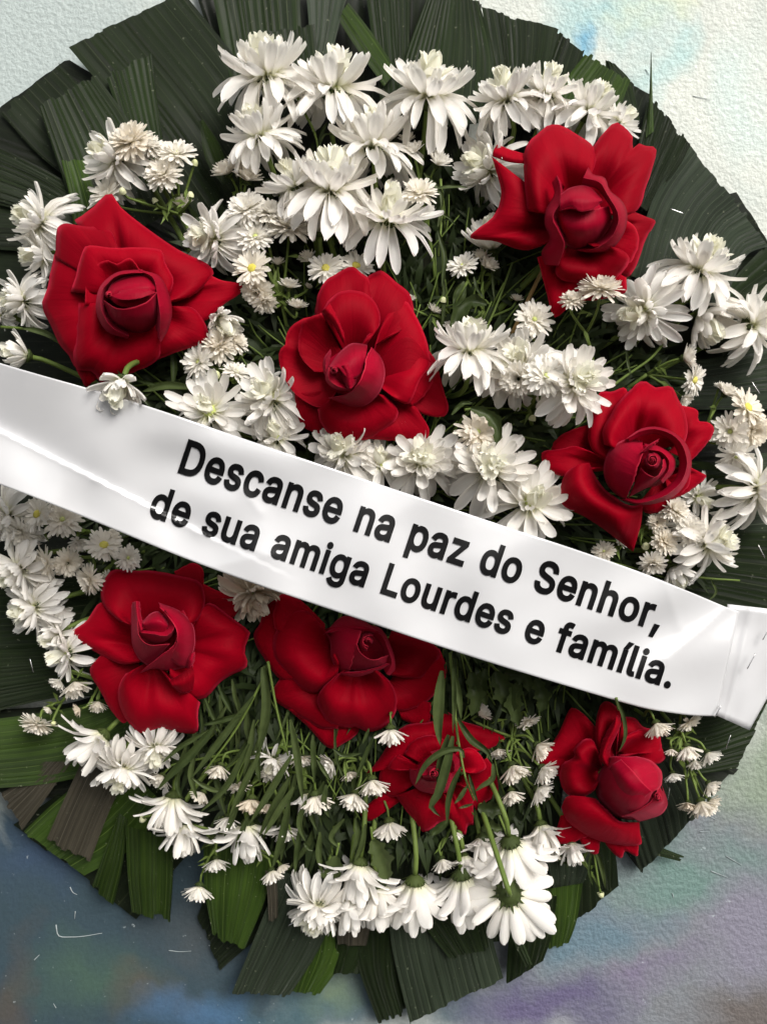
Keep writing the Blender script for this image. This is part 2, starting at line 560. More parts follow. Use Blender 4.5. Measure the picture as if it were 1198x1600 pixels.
def wall(curves, nu=30, nv=8):
    """a thin standing petal: outside, a crisp rim (the second curve), inside"""
    a = loft(curves[:2], nu, nv)
    cs = [spline(c, nu) for c in curves]
    for j, row in enumerate(a):                       # outside swells a little
        t_ = j / (nv - 1)
        for p in row: p.z += 3.0 * math.sin(math.pi * t_)
    b_ = loft(curves[1:], nu, nv)
    return a, b_


def petal_mesh(name, rows, conv, h0, mat, seed, wob=4.0, roll=2.2):
    nu, nv = len(rows[0]), len(rows)
    V, UV = [], []
    sd_ = Vector((seed * 3.7, seed * 1.3, 0))
    for j, row in enumerate(rows):
        for i, p in enumerate(row):
            x, y = conv(p.x, p.y)
            e = (j / (nv - 1)) ** 1.5
            wv = noise.noise(Vector((x * 0.016, y * 0.016, 0)) + sd_) * wob * math.sqrt(e) * 1.7
            wv += noise.noise(Vector((x * 0.06, y * 0.06, 4)) + sd_) * wob * e * 0.45
            rv = j / (nv - 1)
            if rv > .8:                       # the rim rolls back a little
                wv -= roll * ((rv - .8) / .2) ** 2
            ex = noise.noise(Vector((i * 0.55, seed, 1))) * e * 1.1 + .9 * e * e * abs(noise.noise(Vector((i * 1.4, seed, 6))))
            V.append(P(x + ex, y + ex * 0.6, h0 + p.z + wv))
            UV.append((i / (nu - 1), j / (nv - 1)))
    return mesh(name, V, grid_faces(nu, nv), mat, UV)


def heart_mesh(name, x, y, h, r, ax, mat, seed):
    """the closed heart of a bud: a few curled petals leaning over one another"""
    rr = random.Random(int(seed * 10))
    V, UV, F = [], [], []
    n, nv = 22, 7
    for q, (rad, top, spanq) in enumerate(((.98, 0, 3.6), (.80, 3, 3.5), (.62, 5, 3.4), (.44, 7, 3.6), (.26, 8, 4.6))):
        a0 = rr.uniform(0, 6.28)
        ox, oy = rr.uniform(-.10, .10) * r, rr.uniform(-.10, .10) * r
        o = len(V)
        for j in range(nv):
            v = j / (nv - 1)
            for i in range(n):
                u = i / (n - 1)
                a = a0 + spanq * (u - .5)
                edge = (2 * abs(u - .5)) ** 3
                rr_ = r * rad * (1.0 - .42 * v ** 2.2 * (1 - .5 * edge)) * (1 + .10 * noise.noise(Vector((a, q, seed))))
                rr_ *= 1 - .16 * edge
                hh = h - 30 + (30 + top - 7 * edge) * v + 1.6 * noise.noise(Vector((a * 1.3, q + 3, seed))) * v
                k = -(1 - v) * .8
                V.append(P(x + ox + rr_ * math.cos(a) + ax[0] * k, y + oy + rr_ * math.sin(a) + ax[1] * k, hh))
                UV.append((u, .35 + .65 * v))
        F += grid_faces(n, nv, o)
    return mesh(name, V, F, mat, UV)


def build_rose(label, sc_, off, h0, petals, eyes, stem_to):
    conv = lambda x, y: (off[0] + x / sc_, off[1] + y / sc_)
    xs = [conv(p[1][0], p[1][1]) for p in petals if p[0] == 'f']
    cx = sum(a for a, _ in xs) / len(xs)
    cy = sum(b_ for _, b_ in xs) / len(xs)
    root = empty('rose', P(cx, cy, h0 - 30))
    tag(root, label, 'rose', 'red roses in the wreath')
    inv = -root.location
    k = 0

    def put(name, me, th=0.4):
        o = link(name, me, root)
        o.location = inv
        if th:
            md = o.modifiers.new('thickness', 'SOLIDIFY')
            md.thickness = th * S
            md.offset = 0
        return o
    for p in petals:
        k += 1
        seed = k * 7.13 + cx * 0.1
        if p[0] == 'f':
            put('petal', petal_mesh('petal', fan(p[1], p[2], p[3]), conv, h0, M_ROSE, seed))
        elif p[0] == 'o':      # outer petal lofted from several curves
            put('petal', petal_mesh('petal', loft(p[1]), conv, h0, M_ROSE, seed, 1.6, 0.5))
        elif p[0] == 'w':
            ra, rb_ = wall(p[1])
            ma = petal_mesh('bud_petal', ra, conv, h0, M_BUD, seed, 1.2, 0.0)
            na = len(ma.vertices)
            mb = petal_mesh('bud_petal', rb_, conv, h0, M_BUD, seed, 1.2, 0.0)
            nu_, nv_ = len(ra[0]), len(ra)
            # the inner sheet starts exactly on the rim of the outer one
            VV = [v.co.copy() for v in ma.vertices] + [v.co.copy() for v in mb.vertices]
            for i in range(nu_): VV[na + i] = VV[(nv_ - 1) * nu_ + i].copy()
            ua = [(i / (nu_ - 1), j / (nv_ - 1)) for j in range(nv_) for i in range(nu_)]
            ub = [(i / (nu_ - 1), 1 - j / (nv_ - 1)) for j in range(nv_) for i in range(nu_)]
            put('bud_petal', mesh('bud_petal', VV, grid_faces(nu_, nv_) + grid_faces(nu_, nv_, na), M_BUD, ua + ub), 0)
        else:
            put('bud_petal', petal_mesh('bud_petal', loft(p[1]), conv, h0, M_BUD, seed, 1.2, 0.0))
    for (x, y, h, r, ax) in eyes:
        px, py = conv(x, y)
        put('bud_heart', heart_mesh('bud_heart', px, py, h0 + h, r / sc_, ax, M_BUD, cx), 0.8)
    # the short inner petals packed round the bud's foot
    mx_ = sum(conv(q[0], q[1])[0] for p in petals if p[0] in 'cw' for q in p[1][1]) / sum(len(p[1][1]) for p in petals if p[0] in 'cw')
    my_ = sum(conv(q[0], q[1])[1] for p in petals if p[0] in 'cw' for q in p[1][1]) / sum(len(p[1][1]) for p in petals if p[0] in 'cw')
    rows_ = []
    for j in range(6):
        a_ = j / 5
        rows_.append([Vector((mx_ + 34 * a_ * math.cos(t__ * math.pi / 8), my_ + 34 * a_ * math.sin(t__ * math.pi / 8), 40 - 26 * a_ * a_)) for t__ in range(17)])
    put('inner_petals', mesh('inner_petals', [P(q.x, q.y, h0 + q.z) for row in rows_ for q in row], grid_faces(17, 6), M_BUD, [(i / 16, .3) for j in range(6) for i in range(17)]), 0)
    # calyx and stem under the petals
    V, F = tube([P(cx, cy, h0 - 4), P(cx, cy, h0 - 26), P(cx, cy, h0 - 36)], 16 * S, 6 * S, 10)
    put('calyx', mesh('calyx', V, F, M_CALYX), 0)
    V, F = tube([P(cx, cy, h0 - 30), P((cx + stem_to[0]) / 2, (cy + stem_to[1]) / 2, max(50, h0 - 70)), P(stem_to[0], stem_to[1], 40)], 5 * S, 5 * S, 7)
    put('stem', mesh('stem', V, F, M_STEM), 0)
    return root


f, o_, c_, w_ = 'f', 'o', 'c', 'w'
ROSES = []
ROSES.append(('wide open red rose with a pointed right petal, over the ribbon\'s left end', 3.523, (50, 290), 132, [
    (f, (560, 600, 10), 22, [(235, 190, 5), (330, 125, 8), (430, 42, 0), (485, 115, 10), (620, 225, 15), (800, 350, 10), (998, 465, 3), (900, 595, 16), (790, 640, 25)]),
    (f, (620, 640, 2), 8, [(960, 480, -2), (1040, 520, 2), (1155, 545, -6), (1150, 590, -6), (1060, 650, -2), (940, 750, 0), (860, 720, 4), (780, 720, 6)]),
    (f, (540, 640, 12), 20, [(125, 375, 12), (85, 560, 8), (58, 660, 2), (110, 780, 6), (150, 870, 6), (200, 930, 6), (245, 1000, 6), (300, 900, 12)]),
    (f, (540, 600, 18), 20, [(128, 400, 14), (152, 220, 14), (300, 225, 22), (420, 238, 26), (450, 280, 26), (458, 345, 24)]),
    (f, (500, 760, 0), 6, [(235, 985, -6), (270, 1060, -6), (300, 1108, -12), (355, 1065, -6), (430, 1040, -2)]),
    (f, (600, 680, 14), 22, [(690, 958, 8), (800, 915, 6), (970, 842, -2), (930, 720, 12), (870, 668, 18), (770, 670, 22)]),
    (f, (540, 680, 18), 26, [(252, 645, 22), (238, 800, 20), (240, 1005, 10), (335, 1025, 12), (388, 1090, 2), (510, 1045, 8), (690, 960, 14), (722, 840, 24)]),
    (f, (560, 600, 20), 16, [(212, 585, 30), (235, 520, 38), (270, 395, 44), (300, 332, 46), (430, 342, 50), (705, 352, 42), (735, 430, 42), (778, 515, 38), (760, 600, 36)]),
    (f, (570, 640, 25), -4, [(290, 660, 40), (310, 500, 50), (400, 410, 58), (470, 430, 62), (540, 398, 66), (600, 470, 66), (690, 540, 62), (740, 620, 56)]),
    (w_, [[(600, 462, 62), (705, 500, 62), (757, 600, 58), (772, 700, 54), (752, 790, 46), (712, 860, 34)],
          [(590, 465, 74), (668, 508, 84), (692, 610, 86), (705, 700, 82), (704, 855, 48)],
          [(600, 540, 40), (650, 580, 35), (672, 650, 35), (680, 720, 35), (680, 800, 30)]]),
    (w_, [[(610, 460, 64), (470, 476, 62), (383, 545, 60), (355, 625, 56), (360, 715, 50), (415, 805, 44), (530, 845, 34)],
          [(612, 478, 78), (482, 490, 82), (408, 546, 82), (378, 620, 82), (388, 700, 78), (440, 780, 68), (535, 830, 50)],
          [(610, 520, 30), (500, 540, 30), (430, 600, 30), (425, 660, 30), (455, 730, 30), (525, 790, 25)]]),
    (c_, [[(400, 650, 44), (440, 750, 36), (560, 808, 30), (665, 785, 36), (700, 680, 46)],
          [(398, 650, 70), (460, 735, 74), (560, 750, 78), (655, 712, 76), (700, 625, 68)],
          [(398, 632, 86), (470, 676, 95), (560, 669, 99), (640, 632, 96), (694, 580, 84)]]),
    (c_, [[(410, 600, 72), (440, 535, 70), (540, 495, 68), (640, 495, 68), (692, 555, 70)],
          [(415, 605, 86), (480, 575, 92), (560, 560, 94), (640, 556, 90), (692, 568, 80)],
          [(420, 612, 84), (470, 655, 86), (540, 668, 84), (640, 640, 82), (692, 590, 76)]]),
    (c_, [[(470, 560, 82), (540, 540, 86), (645, 545, 82)], [(480, 590, 97), (560, 586, 100), (655, 575, 92)], [(430, 606, 96), (500, 628, 102), (600, 618, 101), (684, 586, 88)]]),
], [(428, 602, 92, 26, (0, 0))], (420, 640)))

ROSES.append(('large red rose at the upper right with a wavy rimmed cup at its heart', 3.744, (720, 180), 140, [
    (f, (640, 640, 2), 18, [(178, 240, 8), (212, 350, 12), (235, 460, 12), (190, 590, 8), (50, 712, -8), (190, 735, 2), (370, 790, 8), (470, 762, 16), (560, 700, 20)]),
    (o_, [[(182, 240, 8), (280, 275, 16), (430, 290, 22)], [(190, 205, 10), (290, 245, 18), (430, 260, 22)], [(210, 172, 2), (300, 205, 8), (440, 245, 14)]]),
    (f, (740, 560, 12), 24, [(700, 280, 10), (790, 160, 8), (900, 42, -2), (965, 80, 2), (1002, 125, 10), (1000, 195, 12), (1040, 165, 6), (1080, 180, 2), (1140, 192, -4), (1122, 290, 4), (1080, 420, 8), (1042, 540, 12), (990, 580, 20), (920, 560, 26)]),
    (f, (640, 560, 20), 32, [(385, 560, 20), (372, 420, 26), (368, 220, 22), (400, 150, 20), (460, 100, 16), (510, 58, 4), (580, 58, 4), (680, 115, 10), (760, 170, 18), (787, 230, 26), (775, 310, 34), (720, 340, 36)]),
    (f, (780, 680, 12), 18, [(1000, 560, 14), (1070, 590, 6), (1134, 620, -4), (1090, 700, 2), (1055, 790, 4), (1025, 870, 4), (980, 945, -2), (930, 945, 2), (860, 880, 14)]),
    (f, (660, 800, 2), 12, [(445, 830, 6), (480, 960, 2), (510, 1080, -6), (545, 1182, -14), (610, 1140, -8), (700, 1090, -4), (800, 1080, -4), (960, 1035, -4), (965, 950, 4)]),
    (f, (680, 740, 18), 26, [(570, 830, 30), (550, 920, 16), (590, 965, 10), (700, 982, 6), (860, 1002, 2), (930, 935, 10), (985, 840, 22), (920, 780, 34), (800, 780, 40)]),
    (f, (760, 680, 22), 14, [(960, 610, 42), (1012, 650, 34), (1038, 720, 24), (1020, 810, 18), (960, 900, 10), (920, 900, 14), (880, 800, 34)]),
    (w_, [[(530, 395, 46), (545, 460, 48), (497, 550, 44), (488, 640, 42), (518, 720, 42), (470, 800, 34), (488, 875, 24)],
          [(560, 350, 66), (580, 430, 78), (574, 520, 82), (533, 590, 80), (570, 680, 80), (602, 760, 66), (568, 880, 38)],
          [(605, 420, 50), (596, 450, 40), (596, 540, 30), (590, 620, 30), (606, 690, 30), (616, 740, 40), (600, 800, 30)]]),
    (w_, [[(745, 300, 44), (770, 345, 54), (840, 365, 62), (870, 440, 64), (940, 500, 62), (972, 578, 58), (952, 690, 50), (872, 788, 40), (740, 805, 30)],
          [(715, 365, 66), (810, 393, 78), (858, 470, 82), (912, 560, 82), (918, 620, 78), (880, 710, 66), (800, 772, 52), (690, 792, 34)],
          [(705, 410, 60), (790, 430, 70), (840, 490, 66), (886, 570, 60), (876, 640, 50), (840, 700, 40), (760, 760, 30), (660, 782, 24)]]),
    (c_, [[(560, 640, 30), (600, 745, 28), (650, 780, 26), (700, 790, 26), (790, 750, 30), (885, 640, 36)],
          [(562, 600, 64), (600, 660, 70), (650, 680, 74), (720, 680, 76), (800, 650, 72), (880, 600, 58)],
          [(568, 560, 74), (610, 552, 76), (650, 548, 78), (720, 560, 80), (800, 545, 76), (862, 530, 66)]]),
    (c_, [[(574, 470, 66), (640, 424, 66), (740, 416, 68), (822, 490, 72)],
          [(576, 520, 86), (650, 482, 94), (740, 488, 94), (824, 500, 86)],
          [(574, 562, 84), (650, 532, 94), (690, 563, 94), (760, 552, 92), (826, 505, 82)]]),
], [], (700, 560)))

ROSES.append(('red rose near the centre, cupped outer petals round a tight pinkish bud', 3.993, (420, 400), 150, [
    (f, (500, 600, 5), 18, [(285, 360, 4), (300, 270, 6), (340, 170, 4), (420, 110, 2), (520, 66, -6), (580, 110, 2), (620, 140, 8), (650, 300, 16)]),
    (f, (560, 600, 2), 20, [(560, 180, 8), (640, 112, 2), (700, 90, -4), (790, 160, 0), (875, 235, 0), (902, 345, 0), (890, 420, 4), (800, 460, 14)]),
    (f, (420, 850, 2), 8, [(160, 860, 2), (175, 980, -4), (215, 1065, -8), (300, 1102, -8), (400, 1118, -8), (470, 1122, -4)]),
    (f, (700, 850, 2), 8, [(620, 1140, -2), (760, 1150, -8), (980, 1142, -12), (1000, 1085, -10), (960, 1010, -4), (900, 930, 4), (780, 900, 10)]),
    (f, (800, 800, -2), 4, [(1000, 590, -4), (1042, 660, -6), (1082, 820, -8), (1118, 940, -14), (1100, 995, -14), (1030, 1002, -10), (950, 980, -4), (880, 920, 4)]),
    (o_, [[(640, 700, 4), (700, 830, 2), (760, 900, 4), (870, 935, 8)], [(860, 500, 22), (870, 720, 18), (860, 820, 16), (890, 930, 8)], [(1000, 640, 0), (1050, 705, -4), (1020, 790, -2), (965, 875, 2), (890, 938, 6)]]),
    (f, (470, 730, 2), -6, [(330, 370, 22), (205, 395, 20), (128, 450, 12), (103, 520, 10), (102, 552, 14), (70, 580, 12), (62, 650, 10), (90, 740, 10), (130, 820, 12), (200, 890, 14), (320, 947, 20), (390, 890, 26), (450, 800, 20)]),
    (f, (540, 840, 10), 16, [(305, 955, 22), (320, 1030, 12), (380, 1110, 4), (500, 1147, -4), (620, 1142, -4), (720, 1082, 2), (790, 1022, 8), (803, 960, 14), (720, 870, 24)]),
    (f, (520, 640, 12), 20, [(330, 350, 26), (370, 280, 28), (430, 230, 28), (510, 213, 24), (600, 233, 22), (662, 290, 22), (692, 370, 24), (682, 450, 30), (630, 480, 36), (570, 560, 30)]),
    (f, (490, 710, 12), -8, [(330, 355, 42), (260, 380, 38), (208, 410, 34), (190, 480, 28), (184, 570, 24), (205, 640, 22), (280, 720, 20)]),
    (o_, [[(330, 345, 34), (400, 430, 44), (470, 555, 46)], [(350, 325, 44), (418, 400, 52), (470, 520, 50)], [(378, 296, 40), (425, 380, 48), (466, 480, 46)]]),
    (f, (640, 720, 4), 14, [(690, 460, 18), (760, 320, 14), (850, 278, 8), (902, 350, 6), (962, 470, 4), (1000, 600, 2), (1008, 680, 4), (935, 780, 16), (905, 860, 18), (870, 925, 18), (800, 900, 24), (710, 830, 28)]),
    (w_, [[(385, 580, 56), (342, 640, 52), (340, 720, 50), (370, 772, 52)], [(386, 590, 68), (358, 650, 70), (354, 710, 70), (374, 768, 64)], [(390, 600, 50), (380, 650, 50), (376, 710, 50), (385, 760, 50)]]),
    (c_, [[(375, 690, 66), (440, 600, 60), (520, 545, 58), (615, 556, 58)],
          [(380, 695, 88), (450, 640, 94), (530, 600, 94), (612, 580, 80)],
          [(400, 690, 104), (460, 680, 106), (540, 660, 102), (605, 640, 90)],
          [(430, 690, 106), (480, 750, 106), (540, 760, 98), (600, 720, 84)]]),
    (w_, [[(372, 690, 62), (352, 770, 60), (410, 830, 62), (510, 850, 66)], [(374, 694, 92), (372, 765, 96), (430, 812, 94), (510, 832, 90)], [(410, 710, 92), (420, 765, 92), (450, 790, 90), (500, 815, 86)]]),
    (c_, [[(430, 690, 98), (455, 760, 98), (490, 826, 96)], [(470, 680, 110), (500, 740, 106), (510, 830, 100)], [(525, 668, 96), (550, 740, 92), (540, 800, 86)]]),
    (c_, [[(640, 568, 44), (702, 640, 40), (724, 740, 36), (692, 850, 32), (600, 935, 26), (500, 935, 26), (420, 905, 28), (370, 885, 38)],
          [(640, 568, 64), (672, 660, 76), (672, 750, 80), (622, 840, 74), (540, 890, 64), (470, 898, 54), (370, 887, 44)],
          [(638, 566, 80), (605, 640, 96), (590, 720, 104), (552, 800, 102), (500, 852, 86), (430, 876, 66), (370, 885, 48)]]),
], [(410, 712, 110, 30, (0, 0))], (560, 640)))

ROSES.append(('red rose at the right with one rolled petal pointing down to the ribbon', 3.993, (840, 580), 138, [
    (f, (420, 520, -8), 6, [(330, 330, -4), (200, 370, -10), (120, 420, -14), (85, 490, -14), (200, 520, -8)]),
    (f, (820, 480, -8), 10, [(890, 212, -4), (990, 242, -12), (1002, 310, -10), (1060, 318, -14), (1098, 360, -16), (1060, 440, -12), (990, 522, -8), (950, 560, -2)]),
    (f, (800, 620, -6), 8, [(950, 600, 2), (1000, 625, -8), (1048, 655, -16), (980, 720, -12), (900, 772, -8), (820, 800, 0)]),
    (f, (750, 700, -4), 8, [(955, 600, 2), (935, 720, -2), (860, 792, -8), (760, 875, -14), (670, 882, -12), (630, 820, 0)]),
    (f, (480, 600, 0), 12, [(330, 500, 14), (230, 468, 6), (130, 488, -4), (25, 505, -12), (40, 590, -10), (130, 650, -6), (200, 640, 4), (330, 600, 14)]),
    (f, (540, 480, 2), 14, [(425, 555, 20), (345, 500, 12), (312, 420, 8), (342, 240, 4), (385, 133, -4), (460, 128, -2), (545, 105, 6), (570, 250, 20)]),
    (f, (600, 480, 14), 30, [(412, 458, 26), (402, 370, 26), (440, 290, 24), (500, 190, 16), (570, 120, 8), (640, 63, -4), (690, 70, 0), (722, 102, 6), (830, 95, 0), (870, 170, 4), (917, 260, 12), (932, 370, 20), (910, 455, 28)]),
    (o_, [[(320, 570, 22), (350, 640, 12), (410, 730, 6), (480, 785, 8), (570, 838, 16), (655, 832, 18)],
          [(250, 582, 28), (270, 680, 40), (330, 770, 44), (430, 835, 46), (540, 890, 42), (650, 880, 22)],
          [(170, 640, 14), (190, 750, 26), (270, 845, 28), (400, 930, 28), (520, 1010, 20), (640, 960, 6)],
          [(142, 720, -2), (152, 830, -4), (290, 907, -8), (400, 978, -12), (490, 1047, -16), (592, 1125, -22)]]),
    (w_, [[(545, 425, 36), (640, 360, 40), (740, 346, 42), (850, 383, 42), (932, 465, 42), (959, 580, 40), (927, 690, 36), (852, 778, 32), (740, 824, 28), (620, 834, 26), (500, 797, 26)],
          [(565, 415, 58), (640, 374, 66), (740, 362, 72), (848, 404, 76), (908, 482, 78), (928, 590, 78), (890, 690, 72), (810, 765, 70), (710, 806, 62), (620, 820, 52), (530, 798, 42)],
          [(570, 440, 56), (640, 405, 60), (740, 395, 64), (830, 440, 66), (872, 520, 66), (876, 610, 66), (836, 690, 62), (770, 745, 60), (690, 780, 52), (620, 800, 46), (550, 790, 40)]]),
    (c_, [[(560, 790, 40), (650, 742, 50), (740, 695, 56), (812, 620, 60), (812, 555, 60)], [(590, 730, 66), (660, 700, 78), (740, 660, 84), (792, 600, 86), (795, 545, 80)], [(640, 600, 84), (680, 640, 92), (732, 660, 96), (772, 610, 94), (778, 550, 90)]]),
    (w_, [[(660, 450, 58), (760, 470, 62), (850, 540, 62), (850, 620, 58), (780, 700, 52)], [(690, 490, 86), (760, 500, 90), (815, 555, 88), (812, 615, 84), (765, 680, 76)], [(700, 520, 70), (750, 530, 72), (785, 570, 72), (780, 620, 70), (750, 660, 66)]]),
    (c_, [[(650, 436, 40), (540, 428, 36), (448, 488, 30), (408, 600, 26), (428, 700, 24), (480, 762, 24), (545, 800, 32)],
          [(652, 460, 72), (570, 475, 72), (500, 528, 68), (466, 610, 62), (480, 695, 56), (512, 755, 50), (546, 798, 46)],
          [(657, 492, 90), (648, 520, 92), (632, 570, 92), (610, 640, 88), (590, 700, 80), (566, 752, 68), (548, 793, 54)]]),
    (c_, [[(630, 515, 84), (690, 460, 88), (757, 420, 86)], [(650, 505, 96), (705, 455, 102), (750, 430, 96)], [(670, 500, 90), (710, 470, 92), (752, 440, 90)]]),
], [(712, 555, 100, 62, (0, 0))], (860, 760)))

ROSES.append(('red rose at the lower left with spread petals, just under the ribbon', 3.993, (100, 870), 124, [
    (f, (760, 300, -8), 4, [(690, 92, -12), (800, 38, -18), (862, 70, -18), (872, 160, -12)]),
    (f, (760, 380, -8), 6, [(865, 165, -10), (960, 212, -14), (1132, 255, -22), (1110, 300, -20), (1050, 377, -12), (960, 330, -4)]),
    (f, (480, 680, -6), 8, [(235, 610, -8), (162, 705, -16), (230, 840, -14), (290, 950, -16), (380, 1038, -16), (430, 900, -4)]),
    (f, (500, 560, 2), 14, [(400, 380, 22), (235, 285, 6), (140, 402, -4), (46, 480, -14), (150, 562, -6), (260, 627, 0), (370, 672, 10), (480, 655, 20)]),
    (f, (700, 560, 6), 22, [(810, 430, 24), (870, 300, 10), (920, 288, 6), (1020, 360, 2), (1100, 420, -2), (1162, 475, -12), (1130, 560, -4), (1128, 605, -2), (1147, 680, -10), (1000, 762, -6), (870, 885, 0), (780, 870, 12), (700, 800, 22), (660, 760, 28)]),
    (f, (560, 440, 15), 24, [(345, 400, 32), (260, 320, 20), (226, 240, 10), (250, 160, 4), (300, 83, -6), (420, 86, -6), (560, 88, -4), (720, 118, 0), (852, 160, 4), (877, 250, 12), (865, 340, 20), (810, 412, 30), (740, 330, 36)]),
    (f, (560, 680, 15), 26, [(385, 730, 28), (343, 800, 20), (338, 880, 12), (370, 985, 4), (408, 1040, -2), (488, 1102, -14), (600, 1067, -8), (730, 1097, -14), (832, 1092, -16), (835, 980, -6), (846, 900, 0), (740, 880, 14), (670, 770, 28)]),
    (o_, [[(660, 768, 34), (720, 737, 40), (800, 680, 42)], [(672, 800, 42), (740, 790, 44), (815, 740, 40)], [(690, 825, 30), (745, 852, 28), (805, 832, 28)]]),
    (c_, [[(590, 285, 40), (725, 340, 38), (802, 420, 36), (820, 520, 34), (802, 620, 30), (770, 695, 30)],
          [(600, 305, 66), (690, 368, 78), (742, 440, 80), (752, 530, 74), (740, 620, 62), (720, 682, 44)],
          [(600, 318, 76), (650, 370, 90), (694, 440, 97), (708, 500, 95), (690, 570, 82), (640, 620, 66)]]),
    (w_, [[(480, 500, 62), (560, 535, 64), (640, 525, 66), (700, 450, 64), (690, 390, 60)], [(470, 470, 86), (560, 482, 95), (642, 490, 96), (692, 430, 95), (630, 328, 86)], [(510, 430, 70), (560, 440, 74), (620, 445, 76), (650, 410, 76), (620, 360, 72)]]),
    (c_, [[(485, 410, 68), (540, 355, 66), (590, 342, 64), (645, 390, 66)], [(496, 420, 88), (550, 398, 94), (600, 396, 94), (648, 430, 88)], [(495, 445, 82), (560, 470, 84), (620, 480, 84), (655, 450, 80)]]),
    (c_, [[(422, 310, 46), (420, 430, 38), (428, 550, 34), (470, 640, 30), (540, 690, 30)],
          [(430, 290, 66), (438, 420, 66), (458, 530, 64), (522, 602, 62), (610, 602, 60)],
          [(455, 275, 76), (460, 390, 86), (474, 500, 91), (530, 547, 89), (660, 543, 84)]]),
    (c_, [[(428, 285, 66), (444, 370, 74), (470, 485, 82)], [(452, 276, 82), (462, 380, 86), (486, 460, 90)], [(474, 280, 72), (482, 370, 76), (502, 442, 80)]]),
    (c_, [[(470, 728, 34), (560, 700, 32), (650, 712, 30), (765, 692, 30)], [(520, 682, 54), (600, 634, 68), (690, 600, 72), (755, 600, 58)], [(560, 652, 60), (630, 595, 78), (690, 545, 86), (708, 470, 92)]]),
    (c_, [[(760, 690, 26), (765, 640, 40), (790, 600, 46)], [(785, 700, 40), (795, 650, 50), (805, 600, 50)], [(800, 690, 24), (815, 640, 34), (815, 590, 40)]]),
], [], (330, 960)))

ROSES.append(('largest red rose at the bottom middle, its top tucked under the ribbon', 3.744, (390, 900), 116, [
    (f, (500, 780, -16), 5, [(225, 780, -22), (340, 880, -24), (470, 1008, -32), (560, 972, -28), (638, 910, -26), (630, 860, -18)]),
    (f, (860, 720, -18), 4, [(1060, 740, -26), (1050, 850, -28), (1000, 880, -28), (890, 840, -24)]),
    (f, (450, 650, -8), 10, [(190, 570, -10), (136, 705, -20), (240, 792, -18), (340, 850, -16), (420, 892, -14), (520, 892, -8)]),
    (f, (820, 600, -2), 10, [(1110, 425, -16), (1152, 560, -22), (1110, 645, -22), (1050, 722, -22), (960, 772, -18), (860, 787, -12), (830, 700, 0)]),
    (f, (400, 500, 0), 12, [(185, 110, -4), (90, 188, -8), (60, 280, -12), (22, 352, -16), (70, 460, -14), (182, 605, -10), (270, 600, 4)]),
    (f, (420, 420, 8), 12, [(148, 310, 8), (138, 220, 4), (180, 112, 0), (260, 120, 4), (330, 170, 10), (440, 280, 18)]),
    (f, (780, 500, 8), 20, [(830, 320, 10), (920, 345, 2), (1050, 388, -8), (1112, 440, -14), (1100, 492, -14), (1010, 592, -8), (920, 598, 2), (830, 582, 16)]),
    (f, (500, 430, 14), 32, [(420, 290, 30), (330, 200, 18), (240, 208, 12), (180, 270, 8), (138, 370, 2), (138, 470, -2), (220, 582, -4), (290, 652, -8), (370, 688, -8), (430, 660, 4), (520, 570, 24), (480, 470, 30)]),
    (f, (620, 540, 16), 32, [(520, 572, 34), (430, 650, 22), (393, 720, 12), (420, 800, 0), (468, 868, -8), (560, 894, -14), (620, 882, -8), (690, 912, -16), (790, 882, -16), (852, 800, -8), (857, 700, 6), (820, 620, 20), (760, 560, 32)]),
    (w_, [[(560, 232, 26), (680, 278, 34), (770, 310, 42), (834, 430, 42), (853, 540, 34), (820, 582, 30)],
          [(600, 258, 44), (700, 308, 76), (772, 350, 82), (812, 440, 80), (832, 510, 62), (800, 574, 44)],
          [(640, 300, 50), (700, 335, 68), (750, 380, 66), (780, 440, 60), (790, 500, 50), (780, 540, 40)]]),
    (c_, [[(430, 345, 36), (540, 238, 26), (640, 248, 32), (755, 320, 56)], [(440, 335, 50), (560, 300, 72), (660, 300, 86), (758, 328, 82)], [(470, 330, 46), (570, 325, 66), (660, 328, 80), (750, 335, 74)]]),
    (c_, [[(582, 552, 40), (690, 547, 40), (800, 522, 42), (838, 470, 46)], [(605, 475, 72), (680, 500, 76), (760, 500, 74), (815, 462, 68)], [(624, 392, 88), (650, 452, 92), (720, 490, 92), (805, 465, 82)]]),
    (c_, [[(430, 310, 26), (468, 380, 24), (478, 480, 22), (520, 562, 22), (580, 562, 22)],
          [(520, 298, 64), (530, 380, 64), (540, 460, 58), (560, 532, 48), (585, 552, 40)],
          [(655, 322, 88), (632, 380, 88), (616, 450, 78), (596, 512, 64), (582, 555, 48)]]),
    (c_, [[(518, 574, 32), (620, 590, 34), (720, 565, 38), (820, 525, 44)], [(540, 565, 48), (630, 566, 56), (720, 546, 60), (818, 512, 60)], [(570, 560, 42), (640, 555, 46), (720, 540, 50), (800, 510, 54)]]),
], [(690, 385, 94, 60, (0, 0))], (560, 1060)))

